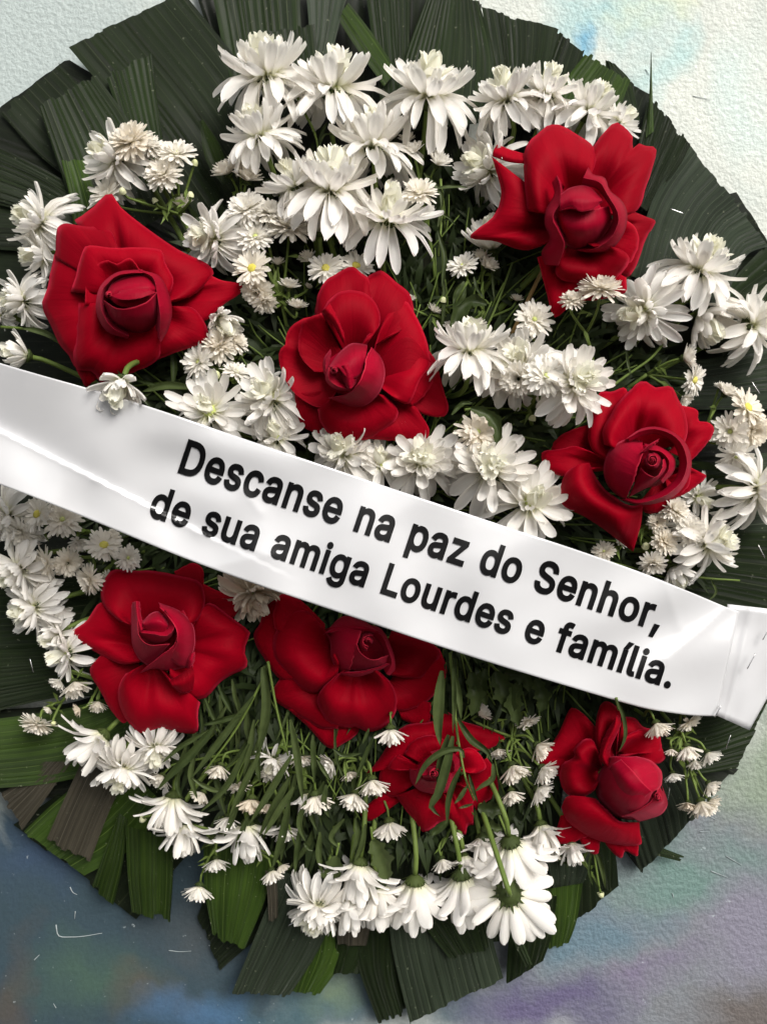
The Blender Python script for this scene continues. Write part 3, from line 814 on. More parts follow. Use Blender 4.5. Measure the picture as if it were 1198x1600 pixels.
ROSES.append(('half hidden red rose behind a drooping leafy sprig near the bottom', 4.992, (560, 1080), 100, [
    (f, (420, 780, -12), 6, [(200, 790, -14), (16, 940, -24), (80, 1012, -26), (200, 942, -20), (280, 880, -12)]),
    (f, (720, 480, -2), 12, [(560, 170, -12), (680, 158, -18), (800, 230, -12), (960, 278, -18), (1145, 350, -26), (1040, 442, -16), (960, 452, -8), (840, 460, 6)]),
    (f, (780, 700, -2), 10, [(1000, 520, -2), (1062, 620, -14), (1082, 785, -22), (1000, 862, -22), (915, 925, -22), (870, 800, -4)]),
    (f, (560, 520, 6), 18, [(60, 640, -10), (170, 515, -4), (310, 305, 0), (400, 256, -4), (520, 246, -8), (600, 238, -4), (620, 350, 12)]),
    (f, (520, 640, 4), 12, [(320, 490, 28), (260, 560, 20), (180, 610, 4), (158, 700, -4), (180, 802, -10), (290, 822, -8), (400, 740, 10)]),
    (f, (700, 600, 8), 12, [(770, 460, 22), (880, 443, 22), (952, 500, 16), (992, 600, 8), (900, 642, 16), (800, 600, 28)]),
    (f, (580, 740, 4), 18, [(290, 815, -4), (370, 930, -10), (440, 1012, -16), (510, 1098, -26), (640, 1022, -18), (705, 1000, -12), (710, 850, 8)]),
    (f, (700, 720, 4), 18, [(690, 992, -14), (760, 1082, -22), (832, 1122, -28), (850, 1042, -24), (892, 1042, -26), (892, 900, -18), (905, 800, -8), (820, 740, 10)]),
    (f, (600, 600, 14), 14, [(350, 490, 22), (420, 385, 20), (522, 345, 18), (600, 345, 18), (700, 400, 24)]),
    (f, (560, 630, 18), 10, [(285, 500, 30), (228, 602, 20), (400, 608, 34), (600, 604, 40)]),
    (w_, [[(395, 600, 32), (405, 700, 22), (475, 775, 20), (580, 795, 20), (705, 765, 20), (750, 640, 26)], [(440, 620, 60), (450, 690, 60), (500, 742, 58), (590, 758, 58), (690, 722, 58), (725, 640, 56)], [(470, 600, 68), (480, 665, 74), (530, 698, 77), (600, 700, 77), (672, 680, 74), (692, 620, 68)]]),
    (c_, [[(475, 620, 58), (600, 580, 58), (695, 620, 58)], [(495, 650, 82), (600, 640, 86), (682, 650, 80)], [(500, 690, 68), (600, 712, 70), (685, 690, 68)]]),
    (w_, [[(560, 470, 30), (680, 450, 40), (780, 520, 40), (790, 620, 40)], [(580, 510, 58), (670, 500, 66), (740, 550, 66), (745, 630, 60)], [(600, 550, 50), (660, 550, 54), (700, 590, 54), (700, 640, 50)]]),
], [(590, 640, 92, 60, (0, 0))], (660, 1160)))

ROSES.append(('red rose at the lower right, its closed bud tipped towards the right', 4.608, (820, 1080), 108, [
    (f, (480, 480, -12), 8, [(540, 300, -4), (420, 165, -12), (330, 120, -20), (260, 260, -20), (170, 410, -24), (70, 492, -30), (190, 592, -24), (300, 622, -12)]),
    (f, (420, 880, -12), 5, [(255, 895, -16), (216, 1088, -26), (330, 1092, -24), (400, 1062, -18), (480, 1040, -10)]),
    (f, (440, 980, -16), 4, [(385, 1055, -20), (440, 1140, -24), (512, 1175, -28), (537, 1100, -24), (545, 1060, -16)]),
    (f, (640, 1000, -16), 4, [(575, 1095, -20), (640, 1172, -26), (690, 1201, -28), (720, 1150, -24), (802, 1187, -28), (814, 1120, -20), (805, 1085, -12)]),
    (f, (640, 480, 0), 16, [(520, 470, 14), (505, 280, 10), (528, 130, 2), (575, 72, -6), (640, 98, -2), (690, 158, 8), (670, 210, 22)]),
    (f, (680, 480, 0), 20, [(700, 180, -8), (790, 195, -10), (850, 258, -8), (962, 288, -14), (978, 400, -10), (1008, 480, -14), (950, 522, -6), (800, 475, 18)]),
    (f, (680, 450, 6), 14, [(735, 310, 16), (850, 272, 6), (952, 300, -4), (972, 430, -2), (850, 442, 10), (730, 470, 20)]),
    (o_, [[(665, 172, 20), (690, 225, 24), (650, 330, 26), (610, 430, 30), (628, 578, 36)], [(655, 185, 32), (650, 250, 40), (595, 370, 46), (565, 470, 48), (615, 570, 44)], [(635, 215, 24), (585, 290, 28), (542, 400, 34), (534, 480, 38), (605, 565, 40)]]),
    (f, (540, 580, 8), 24, [(500, 710, 22), (420, 762, 8), (330, 758, 2), (268, 702, -4), (248, 600, -4), (268, 520, 0), (355, 470, 8), (342, 430, 10), (420, 345, 8), (482, 348, 12), (545, 480, 24)]),
    (o_, [[(510, 775, 26), (600, 862, 26), (680, 935, 22), (822, 945, 6)], [(420, 758, 34), (520, 850, 48), (640, 960, 42), (826, 1020, 4)], [(300, 758, 16), (340, 880, 28), (460, 980, 28), (640, 1060, 12), (834, 1098, -8)], [(260, 835, -2), (300, 932, -4), (390, 1003, -4), (470, 1053, -8), (600, 1094, -12), (720, 1112, -14)]]),
    (c_, [[(815, 942, 6), (905, 918, 6), (985, 882, 8), (1024, 808, 12), (985, 680, 28)], [(760, 905, 50), (860, 875, 58), (935, 825, 64), (985, 790, 64), (990, 725, 56)], [(690, 905, 58), (800, 862, 72), (895, 802, 80), (925, 755, 80), (968, 688, 68)]]),
    (c_, [[(605, 475, 16), (528, 600, 8), (512, 740, 8), (600, 862, 8), (700, 920, 8), (830, 925, 14)],
          [(640, 468, 50), (612, 600, 64), (622, 720, 70), (700, 820, 70), (800, 862, 66), (880, 815, 66)],
          [(742, 472, 62), (782, 540, 84), (802, 620, 92), (842, 690, 95), (890, 722, 91), (916, 728, 84)],
          [(800, 468, 36), (905, 500, 50), (975, 570, 56), (985, 640, 60), (970, 690, 68), (925, 722, 80)]]),
    (c_, [[(600, 560, 52), (640, 700, 72), (720, 800, 74), (820, 820, 68)], [(625, 530, 66), (700, 620, 92), (780, 710, 97), (868, 760, 88)], [(690, 490, 68), (770, 570, 92), (840, 650, 99), (912, 722, 92)]]),
], [(955, 762, 84, 36, (6, 4))], (920, 1160)))

for r in ROSES:
    build_rose(*r)

# ------------------------------------------------------------------ chrysanthemums
def mum_petal_mesh(name, mat, width, bend, tipcurl, notch, seed):
    """one ray petal, 1 long along +Y, its upper side up (+Z), with two shallow channels"""
    nu, nv = 5, 8
    vs_ = (0, .18, .40, .62, .80, .92, .98, 1.0)
    V, UV = [], []
    rr = random.Random(seed)
    tw = rr.uniform(-0.25, 0.25)
    for j in range(nv):
        v = vs_[j]
        wid = width * (0.40 + 0.60 * min(1, v / 0.55) ** 0.8)
        if v > 0.78:
            wid *= math.sqrt(max(0.0, 1 - ((v - 0.78) / 0.228) ** 2))
        ang = bend * v + tipcurl * max(0, v - 0.6) * 2.2
        for i in range(nu):
            u = i / (nu - 1) * 2 - 1
            x = u * wid
            cup = 0.16 * width * 4 * (u * u - 0.35) * (0.4 + 0.6 * (1 - v))
            ch = 0.020 * math.cos(u * math.pi * 2)
            y = v - (notch * (1 - abs(u)) if j == nv - 1 else 0)
            z = y * math.sin(ang) * 0.55 + cup + ch
            V.append((x * math.cos(tw * v) + z * 0.1 * tw, y * (1 - 0.12 * abs(math.sin(ang))), z + x * math.sin(tw * v)))
            UV.append(((u + 1) / 2, v))
    return mesh(name, V, grid_faces(nu, nv), mat, UV)


MP = {'out': [mum_petal_mesh('petal', M_MUM, 0.114 + 0.013 * (k % 3), -0.35 - 0.14 * k, -0.25, 0.01 * (k % 2), k) for k in range(5)],
      'mid': [mum_petal_mesh('petal', M_MUM, 0.120 + 0.013 * (k % 3), 0.12 + 0.16 * k, 0.05, 0.012 * (k % 2), 10 + k) for k in range(4)],
      'inn': [mum_petal_mesh('petal', M_MUMC, 0.17 + 0.02 * (k % 2), 0.75 + 0.2 * k, 0.5, 0, 20 + k) for k in range(3)]}
CP = {k: [] for k in MP}
for k in MP:
    for me in MP[k]:
        m2 = me.copy()
        m2.materials.clear()
        m2.materials.append(M_CREAM)
        CP[k].append(m2)


def dome_mesh(name, mat, r, hgt, bumps, seed):
    V, F, UV = [], [], []
    nr, ns = 6, 14
    rr = random.Random(seed)
    V.append((0, 0, hgt))
    for j in range(1, nr):
        a = j / (nr - 1) * math.pi / 2
        for k in range(ns):
            t_ = 2 * math.pi * k / ns
            q = r * (1 + rr.uniform(-bumps, bumps))
            V.append((q * math.sin(a) * math.cos(t_), q * math.sin(a) * math.sin(t_), hgt * math.cos(a) * (1 + rr.uniform(-bumps, bumps))))
    for k in range(ns):
        F.append((0, 1 + k, 1 + (k + 1) % ns))
    for j in range(nr - 2):
        for k in range(ns):
            a0 = 1 + j * ns
            F.append((a0 + k, a0 + ns + k, a0 + ns + (k + 1) % ns, a0 + (k + 1) % ns))
    return mesh(name, V, F, mat)


def calyx_mesh(name, r, depth):
    """green cup with pointed bracts below a flower head; the head's plane is z = 0"""
    parts = []
    V, F = [], []
    prof = [(0.05, -depth), (0.45, -depth * 0.85), (0.85, -depth * 0.45), (1.0, -depth * 0.05), (0.6, 0.0)]
    ns = 12
    for (q, z) in prof:
        for k in range(ns):
            a = 2 * math.pi * k / ns
            V.append((r * q * math.cos(a), r * q * math.sin(a), z))
    for j in range(len(prof) - 1):
        for k in range(ns):
            F.append((j * ns + k, j * ns + (k + 1) % ns, (j + 1) * ns + (k + 1) % ns, (j + 1) * ns + k))
    parts.append((V, F))
    for k in range(16):
        a = 2 * math.pi * k / 16 + 0.2
        w_ = 0.16
        l_ = r * (1.25 if k % 2 else 1.55)
        d = Vector((math.cos(a), math.sin(a), 0))
        s_ = Vector((-math.sin(a), math.cos(a), 0))
        z0 = -depth * 0.55
        parts.append(([d * r * 0.7 + s_ * r * w_ + Vector((0, 0, z0)), d * r * 0.7 - s_ * r * w_ + Vector((0, 0, z0)), d * l_ + Vector((0, 0, -depth * 0.02))], [(0, 1, 2)]))
    V, F = join(parts)
    return mesh(name, V, F, M_CALYX)


ME_CALYX = calyx_mesh('calyx', 0.30, 0.26)
ME_GDISC = dome_mesh('disc', M_GDISC, 0.13, 0.12, 0.12, 1)
ME_YDISC = dome_mesh('disc', M_DISC, 0.26, 0.16, 0.14, 2)


def frame_matrix(dirdeg, tilt, spin):
    """head frame: Z is the way the flower faces; dirdeg in the picture (0 right, 90 up), tilt away from the viewer"""
    d, t_ = R_(dirdeg), R_(tilt)
    z = Vector((math.cos(d) * math.sin(t_), -math.cos(t_), math.sin(d) * math.sin(t_)))
    x = Vector((0, 0, 1)).cross(z)
    if x.length < 1e-3: x = Vector((1, 0, 0))
    x.normalize()
    y = z.cross(x)
    return Matrix((x, y, z)).transposed().to_4x4() @ Matrix.Rotation(spin, 4, 'Z')


LAYERS = {   # elevation, count, length, petal kind, radius at the foot, height of the foot
    'full': [(-16, 16, 1.0, 'out', .12, -.02), (2, 16, .97, 'out', .12, .02), (16, 14, .84, 'mid', .11, .05), (30, 12, .62, 'mid', .09, .08), (48, 9, .42, 'inn', .07, .10), (68, 6, .30, 'inn', .03, .12)],
    'open': [(-8, 14, 1.0, 'out', .14, -.02), (8, 13, .95, 'mid', .13, .02), (22, 10, .66, 'mid', .10, .05), (44, 8, .40, 'inn', .08, .07)],
    'shut': [(34, 12, 1.0, 'mid', .10, -.02), (46, 11, .95, 'mid', .09, .02), (60, 8, .85, 'inn', .06, .04)],
    'back': [(8, 18, 1.0, 'mid', .16, .0), (20, 16, .97, 'mid', .14, .04), (34, 9, .80, 'mid', .10, .08)],
    'hang': [(46, 17, 1.0, 'out', .14, -.02), (58, 16, .98, 'mid', .12, .02), (70, 9, .86, 'mid', .08, .04)],
    'bell': [(46, 15, 1.0, 'out', .16, -.02), (60, 13, .98, 'mid', .12, .02), (72, 8, .86, 'mid', .08, .04)],
}


def build_mum(x, y, h, R, dirdeg, tilt, kind, label, cream=False, root_xy=None):
    rr = random.Random(int(x * 13 + y * 7))
    M = frame_matrix(dirdeg, tilt, rr.uniform(0, 6.28))
    g = 'large white chrysanthemums in the wreath'
    root = empty('chrysanthemum', P(x, y, h))
    tag(root, label, 'chrysanthemum', g)
    R *= 0.91                     # radii were read in the picture, tip to tip
    s = R * S
    lib = CP if cream else MP
    down = Vector((0, 0, -1))
    for (el, n, L, pk, r0, z0) in LAYERS[kind]:
        ph0 = rr.uniform(0, 6.28)
        for k in range(n):
            if rr.random() < 0.05: continue
            ph = ph0 + 2 * math.pi * (k + rr.uniform(-.3, .3)) / n
            e = el + rr.uniform(-11, 11) * (1.7 if kind == 'bell' else 1)
            dw = (M.to_3x3() @ Vector((math.cos(ph), math.sin(ph), 0))).dot(down)
            e -= max(0, dw) * (6 if kind in ('full', 'open') else 4)       # lower petals sag
            if el < 20 and dw > .4 and rr.random() < .16: e -= rr.uniform(25, 55)
            l = L * rr.uniform(.84, 1.10) * s
            m = (M @ Matrix.Rotation(ph - math.pi / 2, 4, 'Z') @ Matrix.Translation((0, r0 * s, z0 * s))
                 @ Matrix.Rotation(R_(e), 4, 'X') @ Matrix.Rotation(rr.uniform(-.35, .35), 4, 'Y')
                 @ Matrix.Diagonal((s * rr.uniform(.88, 1.15) * (0.6 + 0.4 * L), l, s, 1)))
            o = link('petal', rr.choice(lib[pk]), root)
            o.matrix_basis = m
    if kind in ('full', 'open'):
        o = link('disc', ME_GDISC, root)
        o.matrix_basis = M @ Matrix.Translation((0, 0, .05 * s)) @ Matrix.Scale(s * (1.0 if kind == 'full' else 1.3), 4)
    o = link('calyx', ME_CALYX, root)
    o.matrix_basis = M @ Matrix.Scale(s * (0.78 if kind in ('hang', 'bell') else 0.95), 4)
    # stem from the calyx into the wreath
    z = (M @ Vector((0, 0, 1, 0))).to_3d()
    a = root.location - z * 0.2 * s
    if root_xy is None:
        k = 0.72
        root_xy = (600 + (x - 600) * k, 790 + (y - 790) * k)
    e_ = P(root_xy[0], root_xy[1], 50)
    V, F = tube([a, a - z * 0.5 * s, (a - z * 0.7 * s) * 0.5 + e_ * 0.5, e_], 3.6 * S, 4.2 * S, 7, 12)
    V = [v - root.location for v in V]
    link('stem', mesh('stem', V, F, M_STEM), root)
    return root


F_, O_, H_, B_, G_, L_ = 'full', 'open', 'shut', 'back', 'hang', 'bell'
MUMS = [
    (418, 122, 112, 84, 100, 60, F_, 'large white chrysanthemum topmost of the upper left cluster, petals drooping'),
    (522, 142, 108, 84, 85, 70, F_, 'white chrysanthemum in the top row, second from the left, one long petal hanging'),
    (668, 152, 116, 84, 85, 58, F_, 'broad white chrysanthemum at the top centre with many layered petals'),
    (792, 158, 112, 66, 110, 64, F_, 'white chrysanthemum on a green stem just above the upper right rose'),
    (852, 150, 104, 62, 80, 66, F_, 'white chrysanthemum in the top row behind the upper right rose, overlapping its left neighbour'),
    (918, 176, 100, 66, 60, 68, F_, 'white chrysanthemum peeping over the top of the upper right rose'),
    (968, 192, 92, 40, 40, 60, O_, 'small white chrysanthemum at the right end of the top row'),
    (408, 216, 122, 66, 110, 74, F_, 'side-on white chrysanthemum below the topmost one, facing up left'),
    (182, 250, 108, 62, 165, 48, F_, 'white chrysanthemum at the upper left beside small daisies'),
    (68, 350, 104, 62, 160, 58, F_, 'white chrysanthemum at the left rim above the left rose'),
    (66, 398, 98, 50, 200, 55, O_, 'white chrysanthemum squeezed under another at the upper left rim'),
    (582, 232, 118, 78, 95, 76, F_, 'side-on white chrysanthemum under the top row showing a dark green calyx'),
    (462, 292, 122, 62, 120, 70, O_, 'white chrysanthemum with flat side petals behind the upper middle bloom'),
    (516, 300, 138, 86, 85, 62, F_, 'big white chrysanthemum in the upper middle with reflexed petals'),
    (606, 342, 138, 76, 80, 54, O_, 'star-like open white chrysanthemum above the centre rose'),
    (334, 374, 122, 58, 190, 40, F_, 'creamy white chrysanthemum right of the left rose'),
    (500, 362, 112, 38, 90, 72, H_, 'half shut white chrysanthemum behind the small yellow-eyed daisies'),
    (764, 266, 96, 66, 165, 52, F_, 'white chrysanthemum left of the upper right rose'),
    (768, 388, 92, 52, 100, 62, H_, 'pale white chrysanthemum seen from below under the upper right rose'),
    (733, 552, 150, 70, 85, 80, F_, 'side-on white chrysanthemum right of the centre rose'),
    (812, 572, 140, 66, 140, 30, F_, 'white chrysanthemum behind two small daisies in the middle right'),
    (896, 600, 186, 64, 20, 22, F_, 'bright white chrysanthemum overlapping the top left of the right rose'),
    (1090, 424, 112, 76, 70, 66, F_, 'white chrysanthemum topmost at the right rim'),
    (1006, 486, 116, 66, 200, 55, F_, 'creamy chrysanthemum at the lower right of the upper right rose'),
    (1094, 492, 98, 56, 300, 64, H_, 'half shut white chrysanthemum nodding at the right rim'),
    (1172, 510, 96, 68, 20, 68, F_, 'white chrysanthemum at the right rim with a dark calyx seen from behind'),
    (1178, 764, 92, 72, -5, 64, F_, 'white chrysanthemum at the right rim on a long bare stem'),
    (1100, 850, 112, 64, 20, 55, F_, 'white chrysanthemum between the right rose and the ribbon'),
    (1088, 776, 76, 40, -40, 50, O_, 'white chrysanthemum tucked behind the right rose'),
    (1050, 888, 92, 40, -70, 60, H_, 'shaded half shut chrysanthemum partly under the ribbon at the right'),
    (828, 786, 138, 72, 60, 26, O_, 'white chrysanthemum with a green eye left of the right rose'),
    (766, 732, 150, 74, 90, 14, F_, 'full-faced white chrysanthemum above the word paz on the ribbon'),
    (660, 722, 138, 66, 110, 22, F_, 'white chrysanthemum with a greenish eye under the centre rose'),
    (536, 708, 132, 62, 120, 28, F_, 'white chrysanthemum peeping from under the bottom of the centre rose'),
    (594, 724, 128, 46, 90, 40, O_, 'small white chrysanthemum squeezed between two under the centre rose'),
    (328, 644, 140, 64, 110, 22, O_, 'white chrysanthemum resting on the ribbon above the word Descanse'),
    (424, 622, 140, 62, 130, 30, F_, 'white chrysanthemum touching the left side of the centre rose'),
    (432, 682, 132, 50, 100, 30, O_, 'white chrysanthemum on the ribbon edge below the one beside the centre rose'),
    (190, 598, 250, 48, 268, 46, H_, 'white chrysanthemum hanging under the left rose onto the ribbon'),
    (345, 498, 118, 44, 300, 50, H_, 'bluish white chrysanthemum under the pointed petal of the left rose'),
    (38, 470, 98, 52, 190, 55, F_, 'white chrysanthemum at the left rim beside the left rose'),
    (42, 556, 94, 40, 170, 55, H_, 'half shut chrysanthemum above the ribbon\'s left end'),
    (2, 492, 90, 26, 180, 50, O_, 'chrysanthemum cut off by the left edge of the photo'),
    (14, 806, 106, 64, 200, 45, F_, 'greenish white chrysanthemum under the ribbon\'s left end'),
    (34, 886, 108, 58, 215, 62, F_, 'white chrysanthemum with drooping petals at the left rim under the ribbon'),
    (56, 948, 98, 56, 200, 50, F_, 'white chrysanthemum in the middle of the left rim chain, above the lowest two'),
    (90, 990, 96, 44, 210, 55, O_, 'white chrysanthemum in the left rim chain beside the lower left rose tip'),
    (106, 1020, 102, 48, 190, 55, O_, 'lowest white chrysanthemum of the left rim chain'),
    (160, 1150, 98, 62, 225, 66, L_, 'white chrysanthemum hanging below the lower left rose, over palm leaf'),
    (194, 1198, 102, 56, 265, 60, F_, 'white chrysanthemum lowest of the pair hanging under the lower left rose'),
    (244, 1166, 100, 46, 280, 55, F_, 'white chrysanthemum directly under the lower left rose'),
    (270, 1246, 92, 56, 262, 78, L_, 'hanging white chrysanthemum among the drooping blades at the lower left'),
    (288, 1288, 86, 52, 268, 76, L_, 'hanging chrysanthemum under another at the lower left'),
    (386, 1290, 88, 56, 275, 76, L_, 'hanging white chrysanthemum below the drooping blades'),
    (498, 1414, 92, 62, 250, 52, F_, 'white chrysanthemum at the left end of the bottom row'),
    (548, 1400, 94, 54, 270, 76, L_, 'narrow hanging chrysanthemum in the bottom row'),
    (562, 1350, 100, 58, 262, 84, G_, 'hanging chrysanthemum above the bottom row beside a lobed leaf'),
    (590, 1385, 88, 66, 280, 84, G_, 'hanging chrysanthemum in the bottom row, third from the left'),
    (648, 1380, 98, 70, 268, 92, G_, 'hanging chrysanthemum in the middle of the bottom row'),
    (722, 1370, 100, 74, 280, 92, G_, 'wide hanging chrysanthemum in the bottom row with a long calyx'),
    (797, 1318, 112, 70, 282, 104, G_, 'white chrysanthemum hanging above the back-turned one'),
    (794, 1396, 142, 70, 285, 152, B_, 'white chrysanthemum turned away, showing its dark green back'),
    (750, 1310, 84, 36, 280, 60, G_, 'white chrysanthemum peeping from under the half hidden rose'),
    (845, 1290, 86, 46, 280, 70, G_, 'shaded chrysanthemum left of the lower right rose'),
    (892, 1318, 78, 34, 275, 60, G_, 'chrysanthemum peeping from under the lower right rose'),
    (396, 926, 108, 58, 300, 50, F_, 'cream chrysanthemum between two roses under the ribbon', True),
    (428, 1186, 88, 36, 240, 60, O_, 'wilted pinkish white chrysanthemum behind drooping blades'),
    (478, 1240, 80, 34, 280, 75, G_, 'chrysanthemum hanging behind blades left of the half hidden rose'),
    (725, 1338, 88, 34, 280, 70, G_, 'small chrysanthemum above the wide hanging one in the bottom row'),
]
for a in MUMS:
    build_mum(*a[:8], cream=len(a) > 8, root_xy=(232, 560) if a[0] == 190 else None)


# ------------------------------------------------------------------ sprays of small daisies
def daisy_mesh(name, mat, kind, seed):
    """many narrow rays in one mesh, radius 1"""
    rr = random.Random(seed)
    parts, UV = [], []
    lay = {'flat': [(2, 22, 1.0), (16, 20, .92), (34, 16, .74), (55, 10, .5)],
           'pom': [(-18, 22, 1.0), (0, 24, .97), (18, 24, .9), (36, 22, .82), (54, 17, .72), (74, 10, .6)],
           'cup': [(34, 20, 1.0), (48, 20, .98), (62, 14, .92), (76, 8, .85)],
           'eye': [(0, 22, 1.0), (12, 20, .94), (26, 14, .74)]}[kind]
    for (el, n, L) in lay:
        p0 = rr.uniform(0, 6)
        for k in range(n):
            ph = p0 + 2 * math.pi * (k + rr.uniform(-.35, .35)) / n
            e = R_(el + rr.uniform(-12, 12))
            l = L * rr.uniform(.82, 1.1)
            wd = rr.uniform(.085, .125)
            M = Matrix.Rotation(ph - math.pi / 2, 4, 'Z') @ Matrix.Translation((0, .12, .02)) @ Matrix.Rotation(e, 4, 'X') @ Matrix.Rotation(rr.uniform(-.4, .4), 4, 'Y')
            bend = rr.uniform(-.35, .15)
            vv, ff = [], []
            for (v, ww) in ((0, .5), (.4, .95), (.78, 1.0), (.94, .7), (1.0, .2)):
                for u in (-1, 0, 1):
                    vv.append(M @ Vector((u * wd * ww, v * l, bend * v * v * .3 + (0.25 * wd if u else 0))))
                    UV.append(((u + 1) / 2, v))
            for j in range(4):
                for i in range(2):
                    ff.append((j * 3 + i, j * 3 + i + 1, j * 3 + i + 4, j * 3 + i + 3))
            parts.append((vv, ff))
    V, F = join(parts)
    return mesh(name, V, F, mat, UV)


DM = {k: [daisy_mesh('rays', M_DAISY, k, 31 + q * 5) for q in range(3)] for k in ('flat', 'pom', 'cup', 'eye')}
DC = {k: [daisy_mesh('rays', M_CREAM, k, 77 + q * 5) for q in range(1)] for k in ('cup', 'pom')}
M_BUDW = green_mat('daisy_bud', (0.42, 0.46, 0.20), (0.72, 0.72, 0.50), 0.6, 0.0, 500)
ME_BUD = dome_mesh('bud', M_BUDW, 1.0, 1.5, 0.08, 5)


def build_spray(label, rootpt, heads, h=100, nodexy=None):
    """a branching stem with several little flower heads; head = (x, y, r, dir, tilt, kind)"""
    cx = sum(a[0] for a in heads) / len(heads)
    cy = sum(a[1] for a in heads) / len(heads)
    node = nodexy or (cx * .6 + rootpt[0] * .4, cy * .6 + rootpt[1] * .4)
    rl = P(rootpt[0], rootpt[1], 45)
    root = empty('daisy_spray', rl)
    tag(root, label, 'daisy spray', 'sprays of small white daisies')
    nd = P(node[0], node[1], h * .62 + 15)
    parts = [tube([rl, (rl + nd) / 2 + Vector((0, -8 * S, 0)), nd], 3.2 * S, 2.6 * S, 6, 8)]
    for hd in heads:
        x, y, r, d, tl, kd = hd[:6]
        hh = hd[6] if len(hd) > 6 else h
        rr = random.Random(int(x * 5 + y * 11))
        if d is None:
            d = math.degrees(math.atan2(-(y - node[1]), x - node[0])) + rr.uniform(-30, 30)
        tl = tl + rr.uniform(-9, 9)
        M = frame_matrix(d, tl, rr.uniform(0, 6.28))
        loc = P(x, y, hh + rr.uniform(-5, 5))
        s = r * .86 * S
        z = (M @ Vector((0, 0, 1, 0))).to_3d()
        hd_o = link('flower_head', ME_CALYX, root)
        hd_o.matrix_basis = Matrix.Translation(loc - rl) @ M @ Matrix.Scale(s, 4)
        if kd == 'bud':
            b_ = link('bud', ME_BUD, hd_o)
            b_.matrix_basis = Matrix.Translation((0, 0, -.15)) @ Matrix.Scale(.6, 4)
        else:
            cr = kd.startswith('c_')
            kk = kd[2:] if cr else kd
            ry = link('rays', rr.choice((DC if cr else DM)[kk]), hd_o)
            ry.matrix_basis = Matrix.Rotation(rr.uniform(0, 6), 4, 'Z') @ Matrix.Diagonal((1, 1, rr.uniform(.85, 1.15), 1))
            if kk in ('eye', 'flat'):
                ds = link('disc', ME_YDISC if kk == 'eye' else ME_GDISC, hd_o)
                ds.matrix_basis = Matrix.Translation((0, 0, .06))
        a = loc - z * .24 * s
        parts.append(tube([a, a - z * 0.6 * s, (a - z * .9 * s) * .4 + nd * .6, nd], 1.8 * S, 2.2 * S, 5, 9))
        # a narrow leaflet or two on each branch
        for q in range(2):
            t_ = rr.uniform(.25, .8)
            p0 = a * (1 - t_) + nd * t_
            dv = Vector((rr.uniform(-1, 1), rr.uniform(-.8, .1), rr.uniform(-1, 1))).normalized()
            L = rr.uniform(14, 30) * S
            sd_ = dv.cross(Vector((0, 1, 0.2))).normalized() * 2.6 * S
            p1, p2 = p0 + dv * L * .5, p0 + dv * L + Vector((0, 0, -5 * S))
            parts.append(([p0, p1 + sd_, p1 - sd_, p2], [(0, 1, 3), (0, 3, 2)]))
    V, F = join(parts)
    V = [v - rl for v in V]
    link('stem', mesh('stem', V, F, M_STEM), root)
    return root


N = None
build_spray('spray of small daisies and a bud above the left rose, beside a large bloom', (330, 420), [
    (205, 222, 36, 120, 40, 'pom', 128), (234, 230, 24, 70, 45, 'pom', 122), (276, 241, 31, 80, 30, 'flat', 116), (255, 272, 30, 110, 25, 'pom', 120),
    (168, 305, 34, 140, 45, 'flat', 112), (298, 306, 9, 80, 60, 'bud'), (304, 256, 10, 60, 60, 'bud'), (243, 315, 9, 120, 60, 'bud'), (286, 326, 22, 100, 60, 'cup', 84), (192, 300, 10, 90, 30, 'bud', 120)], 108)
build_spray('two small daisies on dark stems below the upper left chrysanthemums', (400, 400), [
    (385, 282, 27, 70, 62, 'cup', 118), (358, 272, 27, 120, 62, 'cup', 112), (374, 258, 26, 90, 50, 'flat', 104), (330, 390, 14, 90, 60, 'cup', 90)], 108)
build_spray('dense spray of cream-tinged daisies between the left and centre roses', (460, 560), [
    (386, 326, 33, 110, 40, 'pom', 128), (422, 334, 28, 60, 45, 'pom', 124), (399, 370, 29, 80, 25, 'flat', 132), (452, 356, 34, 80, 40, 'pom', 128),
    (394, 420, 30, 120, 18, 'eye', 134), (402, 456, 27, 240, 40, 'pom', 126), (414, 470, 22, 280, 50, 'cup', 122), (434, 414, 13, 90, 60, 'cup', 100), (452, 450, 20, 80, 60, 'cup', 106), (464, 482, 19, 80, 60, 'cup', 108), (481, 450, 8, 60, 60, 'cup', 100), (429, 476, 7, 90, 60, 'cup', 112)], 122)
build_spray('pair of yellow-eyed daisies touching the top of the centre rose', (560, 520), [
    (509, 420, 28, 100, 22, 'eye', 132), (556, 416, 28, 70, 32, 'eye', 124), (482, 408, 18, 120, 60, 'cup', 116)], 120)
build_spray('spray of narrow petalled daisies right of the star-like bloom', (690, 520), [
    (682, 258, 24, 60, 55, 'cup', 116), (646, 240, 22, 110, 55, 'cup', 118), (656, 302, 29, 90, 32, 'flat', 124), (636, 222, 16, 100, 60, 'cup', 110)], 116)
build_spray('shaded daisies in the gap under the upper right rose', (770, 560), [
    (722, 416, 26, 120, 40, 'flat', 104), (760, 418, 19, 60, 55, 'cup', 96), (752, 404, 18, 100, 50, 'cup', 92), (745, 512, 16, 80, 60, 'cup', 90)], 96)
build_spray('spray of small daisies on dark stems under the left rose', (420, 640), [
    (311, 566, 29, 170, 30, 'flat', 128), (343, 540, 31, 110, 35, 'pom', 126), (369, 536, 20, 50, 50, 'pom', 120), (338, 586, 12, 90, 30, 'bud', 122), (369, 582, 24, 60, 55, 'flat', 118)], 116)
build_spray('white daisy with loose rays beside the bamboo stick', (850, 600), [(834, 500, 32, 60, 25, 'flat', 128)], 116)
